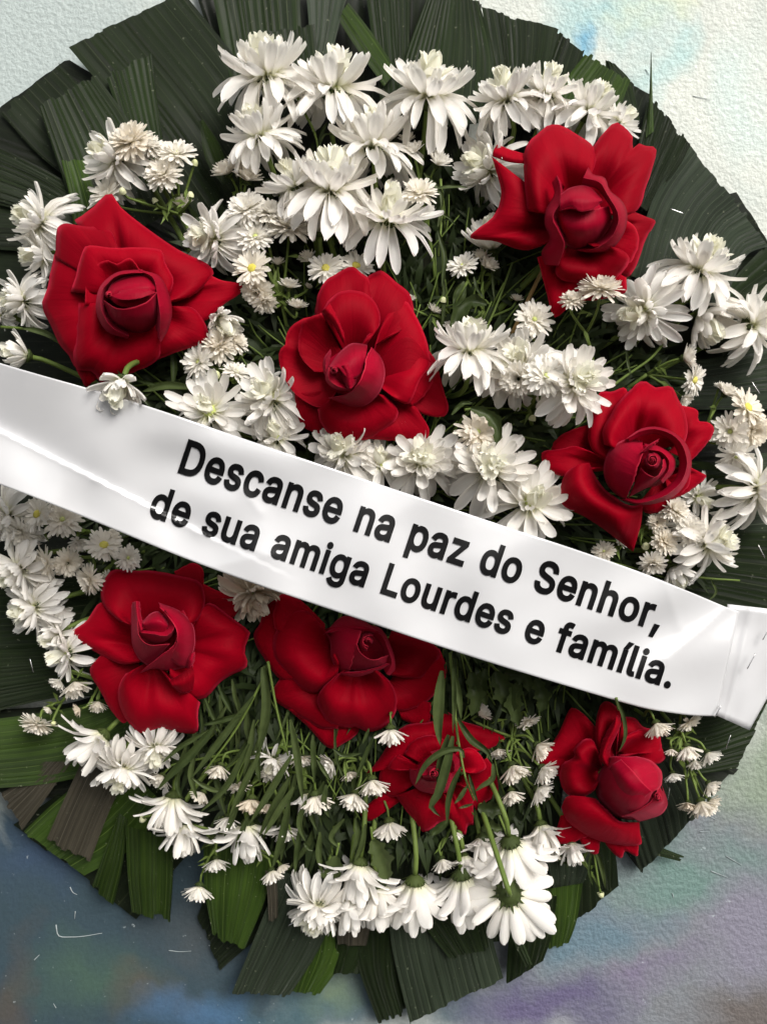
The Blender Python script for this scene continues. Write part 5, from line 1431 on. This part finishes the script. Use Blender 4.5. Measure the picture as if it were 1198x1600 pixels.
sprig('scalloped leaves right of the half hidden rose', [cg(1090, 960), cg(1140, 1080), cg(1170, 1160)], [([cg(930, 910), cg(1040, 920), cg(1150, 910)], 30, 0, 3), ([cg(960, 1080), cg(1040, 1060), cg(1120, 1080)], 22, -4, 3), ([cg(940, 1150), cg(1020, 1130), cg(1100, 1180)], 22, -2, 3)], 92, 'lobed_leaf', 'leaf', M_BLADE, 'lobed leaves')
c5 = lambda X, Y: (560 + X / 1.878, 640 + Y / 1.878)
sprig('drooping lobed leaves just under the ribbon, right of the largest rose', [c5(380, 740), c5(430, 790)], [([c5(400, 770), c5(430, 830), c5(450, 900)], 42, 6, 3), ([c5(430, 770), c5(490, 790), c5(500, 830)], 26, 2, 3), ([c5(370, 760), c5(360, 820), c5(375, 870)], 24, 0, 3), ([c5(520, 790), c5(540, 850), c5(530, 890)], 28, 0, 3), ([c5(330, 770), c5(345, 850), c5(330, 900)], 30, 4, 3), ([c5(470, 800), c5(455, 860), c5(470, 930)], 30, 8, 3)], 132, 'lobed_leaf', 'leaf', M_BLADE, 'lobed leaves')
c6 = lambda X, Y: (600 + X / 3.993, 400 + Y / 3.993)
sprig('curled lobed leaf in the dark gap right of the centre rose', [c6(520, 160), c6(440, 300)], [([c6(640, 300), c6(540, 280), c6(450, 380), c6(440, 510)], 26, 0, 3), ([c6(500, 160), c6(450, 240), c6(430, 310)], 12, 6), ([c6(510, 190), c6(490, 260), c6(430, 330)], 9, 4), ([c6(560, 130), c6(580, 200), c6(620, 260)], 8, 8)], 112, 'lobed_leaf', 'leaf', M_BLADE, 'lobed leaves')
sprig('lobed leaf arched over the small green-eyed daisy', [c6(500, 960), c6(560, 950)], [([c6(540, 950), c6(650, 990), c6(710, 1080), c6(690, 1190)], 22, 0, 3), ([c6(420, 990), c6(490, 920), c6(560, 920)], 9, 2)], 172, 'lobed_leaf', 'leaf', M_BLADE, 'lobed leaves')
sprig('slim green leaf pair pointing left above the ribbon, under the left rose', [(300, 606), (330, 640)], [([(301, 606), (262, 602), (222, 612)], 15, 0), ([(270, 540), (272, 575), (270, 604)], 13, -4), ([(205, 590), (230, 598), (258, 606)], 8, -4), ([(238, 612), (225, 622), (240, 640)], 6, -4)], 118)
sprig('thick green stalk crossing the left rim below the left rose', [(2, 511), (40, 514), (84, 528)], [([(36, 512), (70, 520), (98, 536)], 12, 2)], 104)
sprig('dark blade hanging over the lower right rose\'s folded petal', [(962, 1090), (966, 1110)], [([(962, 1092), (974, 1122), (976, 1152), (966, 1176)], 8, 2)], 172)
sprig('curling thin leaves right of the star-like bloom', [(688, 280), (690, 330), (685, 400)], [([(678, 295), (705, 291), (732, 293)], 7, 4), ([(684, 355), (690, 335), (708, 345)], 7, 4), ([(662, 270), (688, 300), (690, 330)], 9, 2), ([(684, 360), (694, 400), (690, 450)], 10, 2), ([(690, 346), (700, 342), (712, 352)], 5, 2)], 116)
sprig('bare forked stem at the right, above the right rose', [(952, 606), (985, 582), (1020, 556), (1064, 500), (1090, 486)], [([(1035, 520), (1052, 505), (1072, 498)], 8, 2), ([(985, 585), (980, 565), (978, 540)], 6, 0)], 104)
sprig('thick stem with a cut end at the right, over palm leaf', [(1040, 890), (1090, 902), (1155, 907)], [([(1110, 905), (1118, 925), (1105, 940)], 5, 0)], 84)
sprig('green stem fork holding the top flowers', [(457, 135), (478, 180), (494, 215), (500, 262)], [([(498, 230), (504, 205), (512, 190)], 8, 0), ([(500, 226), (508, 210), (524, 212)], 4, 2)], 106)
sprig('upright dark stalks in the middle gap under the upper right rose', [(735, 560), (770, 490), (800, 410)], [([(772, 470), (769, 430), (768, 395)], 5, 0), ([(785, 560), (800, 500), (835, 440)], 5, -4), ([(690, 520), (694, 460), (692, 400)], 8, 2), ([(620, 420), (617, 400), (610, 380)], 6, 8)], 92)
sprig('thin branch ending in a green bud under the lower right rose', [(925, 1310), (930, 1350), (936, 1388)], [([(926, 1320), (938, 1350), (946, 1390)], 9, 0), ([(924, 1330), (920, 1360), (926, 1385)], 7, 0), ([(860, 1330), (885, 1345), (905, 1330)], 14, 2)], 72)
V, F = tube([P(x, y, h) for x, y, h in ((848, 420, 92), (800, 520, 84), (752, 628, 74))], 3.0 * S, 3.0 * S, 8, 8)
tag(link('bamboo_stick', mesh('bamboo_stick', V, F, M_STICK)), 'thin tan bamboo stick leaning in the gap under the upper right rose', 'stick')

# dark mass of narrow leaves behind the flowers
rr = random.Random(99)
V, F = [], []


def add_blade(x, y, h, a, L, wd, rise):
    p0 = P(x, y, h)
    p1 = P(x + math.cos(a) * L * .55, y - math.sin(a) * L * .55, h + rise)
    p2 = P(x + math.cos(a) * L, y - math.sin(a) * L + L * .12, h + rise * .8)
    sv = Vector((-math.sin(a), rr.uniform(-.5, .5), math.cos(a))).normalized() * wd * S
    o = len(V)
    mid = (p0 * .55 + p1 * .45)
    V.extend([p0 + sv * .3, p0 - sv * .3, mid + sv * .9, mid - sv * .9, p1 + sv, p1 - sv, p2])
    F.extend([(o, o + 1, o + 3, o + 2), (o + 2, o + 3, o + 5, o + 4), (o + 4, o + 5, o + 6)])


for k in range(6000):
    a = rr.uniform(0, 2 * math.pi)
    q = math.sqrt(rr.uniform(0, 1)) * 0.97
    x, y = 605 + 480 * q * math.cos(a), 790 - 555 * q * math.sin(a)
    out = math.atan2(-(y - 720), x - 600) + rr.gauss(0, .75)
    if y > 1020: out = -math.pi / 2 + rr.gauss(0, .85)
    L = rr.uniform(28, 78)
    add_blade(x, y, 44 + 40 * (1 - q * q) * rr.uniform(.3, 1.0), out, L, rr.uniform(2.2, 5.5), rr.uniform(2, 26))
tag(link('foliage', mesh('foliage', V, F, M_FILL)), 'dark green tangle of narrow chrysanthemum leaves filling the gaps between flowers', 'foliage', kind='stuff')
# thin stems threading through the gaps
parts = []
for k in range(420):
    a = rr.uniform(0, 2 * math.pi)
    q = rr.uniform(.1, .8)
    x, y = 605 + 470 * q * math.cos(a), 780 - 540 * q * math.sin(a)
    out = math.atan2(-(y - 760), x - 600) + rr.gauss(0, .35)
    if y > 1000: out = -math.pi / 2 + rr.gauss(0, .4)
    L = rr.uniform(50, 120)
    h = 62 + 30 * (1 - q)
    parts.append(tube([P(x, y, h), P(x + math.cos(out) * L * .5 + rr.uniform(-6, 6), y - math.sin(out) * L * .5, h + 12), P(x + math.cos(out) * L, y - math.sin(out) * L, h + rr.uniform(10, 24))], 1.5 * S, 1.1 * S, 4, 5))
V, F = join(parts)
tag(link('stems', mesh('stems', V, F, M_STEM)), 'thin green flower stems crowded in the dark gaps of the wreath', 'stems', kind='stuff')


# ------------------------------------------------------------------ ribbon
RT = [(-190, 500), (-70, 541), (0, 567), (210, 628), (400, 692), (600, 759), (800, 826), (900, 859), (1000, 894), (1080, 926), (1130, 947), (1154, 956)]
RB = [(-190, 694), (-70, 735), (0, 757), (100, 795), (320, 884), (560, 967), (746, 1029), (900, 1076), (1000, 1105), (1050, 1114), (1085, 1118), (1118, 1119)]


def seg_dist(x, y, ax, ay, bx, by):
    dx, dy = bx - ax, by - ay
    t_ = max(0, min(1, ((x - ax) * dx + (y - ay) * dy) / (dx * dx + dy * dy)))
    return math.hypot(x - ax - dx * t_, y - ay - dy * t_), t_


CREASES = [(-70, 640, 150, 750, 2, 8), (150, 750, 310, 832, 1.6, 8), (310, 832, 420, 866, 1.2, 9), (345, 720, 405, 800, 2, 16), (420, 868, 330, 886, 1.2, 12), (1140, 945, 1040, 1030, 5, 14), (1030, 880, 1060, 980, 2.5, 12)]


def ribbon_h(x, y):
    c, s_ = math.cos(R_(18.2)), math.sin(R_(18.2))
    s = x * c + (y - 567) * s_
    t_ = -x * s_ + (y - 567) * c
    h = 246 - 14 * (s / 1000) ** 2
    k = max(0, s - 880) / 360
    h -= 112 * k * k * (3 - 2 * min(1, k)) if k < 1 else 112 + (k - 1) * 200
    h += 6.5 * math.exp(-((x - 345) / 85) ** 2 - ((y - 712) / 60) ** 2) * math.sin((y - 700) * .05 - x * .012)
    h += 7 * math.exp(-((x - 1040) / 110) ** 2 - ((y - 985) / 90) ** 2) * math.sin((x * .5 + y) * .045)
    h += 2.5 * math.sin(s * .030 + 1.5 * math.sin(t_ * .02))
    h += 7 * math.sin(s * .011 + .6) * math.sin(t_ * .010 + .5)
    h += 5 * noise.noise(Vector((x * .006, y * .006, 3.3))) + 3.5 * noise.noise(Vector((x * .014 + y * .004, y * .012, 7.1)))
    for (ax, ay, bx, by, amp, wd) in CREASES:
        d, tt = seg_dist(x, y, ax, ay, bx, by)
        h += amp * math.exp(-d / wd)
    # the left third is folded along a slanting valley: the band above it leans down, below it up
    dl = ((y - 672) - (x * 0.505)) * 0.89
    amt = 0.34 * max(0, min(1, (470 - x) / 430)) ** 1.2
    h += amt * (math.sqrt(dl * dl + 16) - 40) * (1.0 if dl < 0 else 0.22)
    return h


nu, nv = 64, 280
top, bot = spline([(a, b_, 0) for a, b_ in RT], nv), spline([(a, b_, 0) for a, b_ in RB], nv)
V = []
for j in range(nv):
    for i in range(nu):
        u = i / (nu - 1)
        p = top[j] * (1 - u) + bot[j] * u
        V.append(P(p.x, p.y, ribbon_h(p.x, p.y)))
rroot = P(599, 860, 240)
rib = empty('ribbon', rroot)
tag(rib, 'glossy white ribbon slanting across the wreath with two lines of black lettering', 'ribbon')
rb = link('band', mesh('band', [v - rroot for v in V], grid_faces(nu, nv), M_RIB), rib)
md = rb.modifiers.new('thickness', 'SOLIDIFY')
md.thickness = 0.5 * S
md.offset = 0
# the stapled-on end piece
nu, nv = 20, 24
la, lb = [(1136, 944, 0), (1120, 1030, 0), (1108, 1113, 0)], [(1262, 958, 0), (1216, 1056, 0), (1170, 1141, 0)]
A, B = spline(la, nu), spline(lb, nu)
V = []
for j in range(nv):
    v = j / (nv - 1)
    for i in range(nu):
        u = i / (nu - 1)
        p = A[i] * (1 - v) + B[i] * v
        h = ribbon_h(1122, 1030) - 15 + 9 * math.sin(v * 2.9) - 16 * v + 4 * noise.noise(Vector((u * 3, v * 3, 9))) + 3 * math.exp(-((v - .30 - .1 * u) / .06) ** 2)
        V.append(P(p.x, p.y, h))
o = link('ribbon_end', mesh('ribbon_end', [v - rroot for v in V], grid_faces(nu, nv), M_RIB), rib)
md = o.modifiers.new('thickness', 'SOLIDIFY')
md.thickness = 0.5 * S
md.offset = 0
staple(rib, 1173, 1033, 12, -22, ribbon_h(1122, 1030) + 2, -rroot)
staple(rib, 1121, 1111, 9, -16, ribbon_h(1112, 1108) + 4, -rroot)
staple(rib, 1195, 992, 8, -14, ribbon_h(1122, 1030) - 4, -rroot)

GLYPHS = {"D":[528,[[[220,-24],[72,-23],[72,81],[214,81],[266,86],[306,101],[336,126],[357,159],[371,202],[376,255],[371,308],[358,351],[336,384],[307,408],[269,423],[220,428],[70,428],[70,532],[227,532],[300,524],[364,499],[417,458],[455,402],[478,334],[485,255],[478,176],[454,108],[416,52],[362,10],[296,-15]],[[148,532],[148,-23],[37,-23],[37,532]]]],"e":[429,[[[212,-32],[155,-25],[105,-4],[64,30],[34,74],[16,127],[11,187],[16,247],[34,300],[63,345],[102,379],[150,401],[205,408],[240,405],[274,396],[306,381],[336,358],[360,328],[379,290],[391,246],[395,195],[395,146],[51,146],[51,244],[379,233],[291,164],[283,233],[276,259],[264,280],[249,294],[230,303],[205,306],[180,303],[159,294],[143,279],[130,259],[122,236],[119,210],[119,179],[123,144],[132,117],[145,96],[163,82],[185,73],[213,70],[230,71],[246,75],[258,81],[269,89],[277,100],[293,133],[397,107],[374,51],[352,23],[324,0],[291,-18],[254,-28]]]],"s":[390,[[[182,-32],[141,-29],[104,-19],[71,-2],[44,22],[24,53],[5,112],[108,134],[125,93],[138,80],[156,72],[181,69],[210,73],[231,82],[241,93],[244,104],[242,111],[237,118],[226,126],[206,132],[143,147],[93,165],[55,191],[31,229],[23,274],[29,312],[46,345],[72,372],[105,392],[144,404],[187,408],[228,405],[263,394],[293,377],[317,354],[335,327],[356,273],[255,250],[238,285],[228,297],[212,306],[187,309],[163,306],[145,297],[135,287],[133,277],[134,268],[140,261],[153,253],[178,246],[236,232],[285,215],[324,188],[347,151],[355,107],[349,68],[332,33],[304,5],[269,-15],[228,-28]]]],"c":[421,[[[207,-32],[153,-25],[104,-4],[64,30],[35,74],[16,128],[11,187],[16,248],[35,302],[64,346],[104,380],[153,401],[207,408],[238,406],[267,400],[294,389],[318,375],[340,357],[359,336],[374,311],[393,261],[290,234],[271,276],[256,292],[235,302],[207,306],[180,302],[160,291],[143,274],[130,250],[123,220],[120,187],[123,155],[130,126],[143,102],[159,85],[180,74],[207,70],[235,74],[256,85],[272,102],[291,145],[394,119],[375,68],[360,43],[342,21],[320,2],[295,-13],[267,-23],[238,-30]]]],"a":[415,[[[160,-32],[121,-28],[84,-16],[53,3],[28,32],[12,67],[7,108],[11,143],[23,173],[42,196],[66,214],[92,225],[120,234],[175,243],[230,250],[246,253],[252,255],[251,254],[252,256],[250,273],[246,285],[239,294],[229,301],[215,305],[196,307],[175,305],[158,300],[145,293],[135,284],[127,275],[112,246],[7,277],[38,336],[63,364],[93,384],[126,398],[160,405],[194,408],[244,402],[272,394],[299,380],[323,359],[343,331],[356,295],[360,252],[360,-23],[253,-23],[253,28],[284,28],[269,8],[249,-8],[224,-21],[194,-29]],[[170,69],[196,72],[216,80],[232,91],[243,105],[250,121],[252,139],[253,154],[267,160],[236,153],[203,148],[180,145],[142,136],[130,130],[122,124],[117,116],[116,105],[117,94],[121,86],[128,80],[138,74],[153,70]]]],"n":[435,[[[137,225],[137,-23],[29,-23],[29,403],[135,403],[136,264],[66,265],[104,346],[138,381],[180,402],[227,408],[269,403],[307,389],[338,365],[362,332],[376,290],[381,241],[381,-23],[273,-23],[273,234],[268,267],[255,288],[237,301],[209,305],[190,303],[172,297],[158,286],[147,271],[140,252]]]],"p":[450,[[[29,-166],[29,403],[135,403],[135,343],[106,343],[119,361],[137,378],[161,394],[192,405],[230,408],[280,401],[326,380],[363,347],[391,303],[408,249],[414,189],[408,128],[391,75],[364,30],[326,-4],[281,-25],[230,-32],[193,-28],[162,-17],[138,-2],[120,16],[106,35],[137,35],[137,-166]],[[220,71],[245,74],[265,85],[281,102],[294,125],[302,155],[305,189],[302,223],[294,253],[282,276],[266,292],[246,302],[220,306],[195,303],[175,293],[159,277],[147,254],[139,225],[136,189],[139,154],[147,124],[160,101],[176,84],[196,74]]]],"z":[406,[[[18,-23],[18,54],[215,301],[24,300],[24,403],[356,403],[356,323],[164,79],[362,79],[362,-23]]]],"o":[441,[[[207,-32],[153,-25],[104,-4],[64,30],[35,74],[16,128],[11,187],[16,248],[35,302],[64,346],[104,380],[153,401],[207,408],[262,401],[311,380],[351,346],[381,301],[399,248],[405,187],[399,128],[381,75],[351,30],[311,-4],[262,-25]],[[207,70],[235,74],[256,85],[273,102],[285,126],[293,155],[296,187],[293,220],[285,250],[273,274],[256,291],[235,302],[207,306],[180,302],[160,291],[143,274],[130,250],[123,220],[120,187],[123,155],[130,126],[143,102],[159,85],[180,74]]]],"S":[472,[[[224,-32],[167,-28],[118,-12],[76,13],[44,46],[24,88],[10,160],[123,160],[133,118],[142,103],[156,90],[175,81],[198,75],[224,73],[252,75],[277,82],[297,93],[311,106],[319,122],[322,139],[320,153],[314,164],[302,174],[286,183],[238,200],[176,217],[117,240],[69,272],[38,317],[28,372],[35,420],[55,461],[87,495],[128,519],[175,534],[227,539],[279,534],[326,519],[366,495],[396,462],[417,423],[429,354],[320,354],[306,400],[288,418],[261,430],[225,435],[199,433],[177,426],[160,416],[148,404],[141,391],[139,376],[141,361],[149,349],[162,339],[179,330],[219,316],[271,302],[320,285],[347,273],[373,256],[396,235],[415,209],[428,176],[432,138],[426,92],[406,50],[375,15],[333,-11],[282,-27]]]],"h":[435,[[[137,225],[137,-23],[29,-23],[29,532],[137,532],[137,264],[66,265],[104,346],[138,381],[180,402],[227,408],[269,403],[307,389],[338,365],[362,332],[376,290],[381,241],[381,-23],[273,-23],[273,234],[268,267],[255,288],[237,301],[209,305],[190,303],[172,297],[158,286],[147,271],[140,252]]]],"r":[284,[[[29,-23],[29,403],[135,403],[125,362],[112,363],[139,387],[174,403],[212,408],[230,408],[267,406],[267,295],[227,301],[207,302],[187,300],[170,294],[156,284],[146,271],[140,256],[137,236],[137,-23]]]],",":[213,[[[10,-143],[48,95],[168,95],[102,-143]]]],"u":[435,[[[183,-29],[141,-24],[103,-10],[72,14],[48,48],[34,90],[29,138],[29,403],[137,403],[137,146],[142,113],[154,91],[173,79],[201,74],[220,76],[238,83],[252,93],[262,108],[270,128],[273,154],[273,403],[381,403],[381,-23],[275,-23],[275,115],[343,115],[305,33],[271,-3],[229,-22]]]],"m":[635,[[[29,-23],[29,403],[135,403],[136,272],[74,272],[97,334],[114,361],[137,382],[162,398],[190,407],[220,410],[266,402],[304,378],[330,342],[353,271],[279,271],[301,332],[319,359],[343,380],[371,397],[403,406],[437,410],[474,406],[508,393],[538,371],[561,340],[576,301],[580,256],[580,-23],[472,-23],[472,252],[468,280],[457,294],[440,303],[418,307],[400,305],[386,299],[375,290],[366,279],[361,265],[359,246],[359,-23],[251,-23],[251,258],[247,279],[237,293],[221,303],[199,307],[184,305],[169,299],[156,290],[146,277],[140,260],[137,237],[137,-23]]]],"i":[192,[[[29,-23],[29,403],[137,403],[137,-23]],[[84,419],[59,423],[37,437],[22,458],[17,483],[22,508],[37,529],[59,543],[84,548],[109,543],[130,529],[145,508],[150,483],[145,458],[130,437],[109,423]]]],"g":[450,[[[207,-174],[164,-171],[126,-162],[94,-147],[67,-128],[45,-105],[17,-61],[107,-10],[139,-49],[149,-59],[163,-66],[182,-72],[206,-74],[242,-69],[267,-56],[282,-37],[288,-4],[288,45],[318,45],[304,26],[286,9],[262,-6],[232,-16],[194,-19],[145,-13],[100,6],[62,37],[34,80],[16,131],[11,191],[16,251],[34,303],[62,347],[99,380],[145,401],[195,408],[233,405],[264,394],[288,379],[306,361],[320,342],[290,342],[290,403],[396,403],[396,-10],[390,-60],[370,-103],[339,-136],[300,-158],[255,-170]],[[205,83],[231,86],[250,95],[266,109],[278,130],[286,158],[289,193],[286,227],[278,255],[266,277],[250,293],[230,303],[205,306],[179,303],[159,292],[143,276],[130,253],[123,225],[120,193],[123,159],[131,132],[143,111],[159,96],[179,86]]]],"L":[418,[[[37,-23],[37,532],[148,532],[148,81],[385,81],[385,-23]]]],"f":[279,[[[252,403],[252,304],[-17,304],[-17,403]],[[57,-23],[57,433],[61,468],[76,499],[98,523],[125,540],[156,550],[187,553],[227,550],[272,537],[243,439],[211,449],[195,450],[179,448],[172,443],[168,435],[165,417],[165,-23]]]],"l":[214,[[[138,-26],[93,-19],[57,3],[35,40],[29,83],[29,532],[137,532],[137,100],[139,81],[140,76],[140,77],[147,75],[158,76],[188,81],[209,-16],[165,-24]]]],"í":[192,[[[29,-23],[29,403],[137,403],[137,-23]],[[21,406],[90,553],[210,549],[120,405]]]],"d":[450,[[[195,-32],[144,-25],[98,-4],[61,30],[33,75],[16,128],[11,189],[16,249],[33,303],[61,347],[99,380],[144,401],[195,408],[233,405],[263,394],[287,378],[305,361],[318,343],[287,343],[287,532],[395,532],[395,-23],[289,-23],[289,35],[319,35],[305,16],[287,-2],[263,-17],[232,-28]],[[205,71],[229,74],[249,84],[265,100],[277,124],[285,154],[288,189],[285,225],[278,254],[265,277],[249,293],[230,303],[205,306],[179,302],[159,292],[143,276],[130,253],[123,223],[120,189],[123,155],[131,125],[143,102],[159,85],[179,74]]]],".":[213,[[[95,-28],[69,-23],[46,-8],[31,14],[26,41],[31,68],[46,90],[69,106],[95,111],[122,106],[145,90],[160,68],[165,41],[160,14],[145,-8],[122,-23]]]]}


CAPH = max(p[1] for lp in GLYPHS['D'][1] for p in lp)


def winding(pt, loops):
    x, y = pt
    n = 0
    for lp in loops:
        for (x1, y1), (x2, y2) in zip(lp, lp[1:] + lp[:1]):
            if (y1 > y) != (y2 > y) and x < (x2 - x1) * (y - y1) / (y2 - y1) + x1:
                n += 1 if y2 > y1 else -1
    return n


def text_line(txt, x0, y0, x1, y1, cap0, cap1, seed, shear=0.0):
    wid = 0
    for ch in txt:
        wid += 255 if ch == ' ' else GLYPHS[ch][0]
    first, last = GLYPHS[txt[0]], GLYPHS[txt[-1]]
    lsb = min(p[0] for lp in first[1] for p in lp)
    rsb = last[0] - max(p[0] for lp in last[1] for p in lp)
    ang = math.atan2(y1 - y0, x1 - x0)
    ux, uy = math.cos(ang), math.sin(ang)
    kx = math.hypot(x1 - x0, y1 - y0) / (wid - lsb - rsb)
    pen = -lsb
    k = 0
    for ch in txt:
        if ch == ' ':
            pen += 255
            continue
        adv, loops = GLYPHS[ch]
        loops = [[tuple(p) for p in lp] for lp in loops]
        vs, es = [], []
        for lp in loops:
            o0 = len(vs)
            for a_, b_ in zip(lp, lp[1:] + lp[:1]):
                n_ = max(1, int(math.hypot(b_[0] - a_[0], b_[1] - a_[1]) / 40))
                vs += [Vector((a_[0] + (b_[0] - a_[0]) * q / n_, a_[1] + (b_[1] - a_[1]) * q / n_)) for q in range(n_)]
            es += [(q, q + 1 if q + 1 < len(vs) else o0) for q in range(o0, len(vs))]
        xs = [p[0] for lp in loops for p in lp]
        ys = [p[1] for lp in loops for p in lp]
        for gx in range(min(xs), max(xs), 36):
            for gy in range(min(ys), max(ys), 36):
                if winding((gx + 13.7, gy + 9.3), loops):
                    vs.append(Vector((gx + 13.7, gy + 9.3)))
        ov, oe, of, _, _, _ = delaunay_2d_cdt(vs, es, [], 0, 0.001)
        fcs = [tuple(tr) for tr in of if winding((sum(ov[q].x for q in tr) / 3, sum(ov[q].y for q in tr) / 3), loops)]
        pts = [(p.x, p.y, 0) for p in ov]
        V = []
        for px_, py_, pz_ in pts:
            d = (pen + px_) * kx
            f_ = d / math.hypot(x1 - x0, y1 - y0)
            ky = (cap0 + (cap1 - cap0) * f_) / CAPH
            e = py_ * ky
            x = x0 + ux * d + uy * e * (1 + shear * 0)
            y = y0 + uy * d - ux * e
            V.append(P(x, y, ribbon_h(x, y) + 1.6) - rroot)
        link('printed_letter', mesh('printed_letter', V, fcs, M_INK), rib)
        pen += adv
        k += 1


text_line('Descanse na paz do Senhor,', 278, 736.4, 1028, 985.5, 53.5, 49, 1)
text_line('de sua amiga Lourdes e família.', 231, 804.5, 1046, 1075, 50, 46.5, 2)
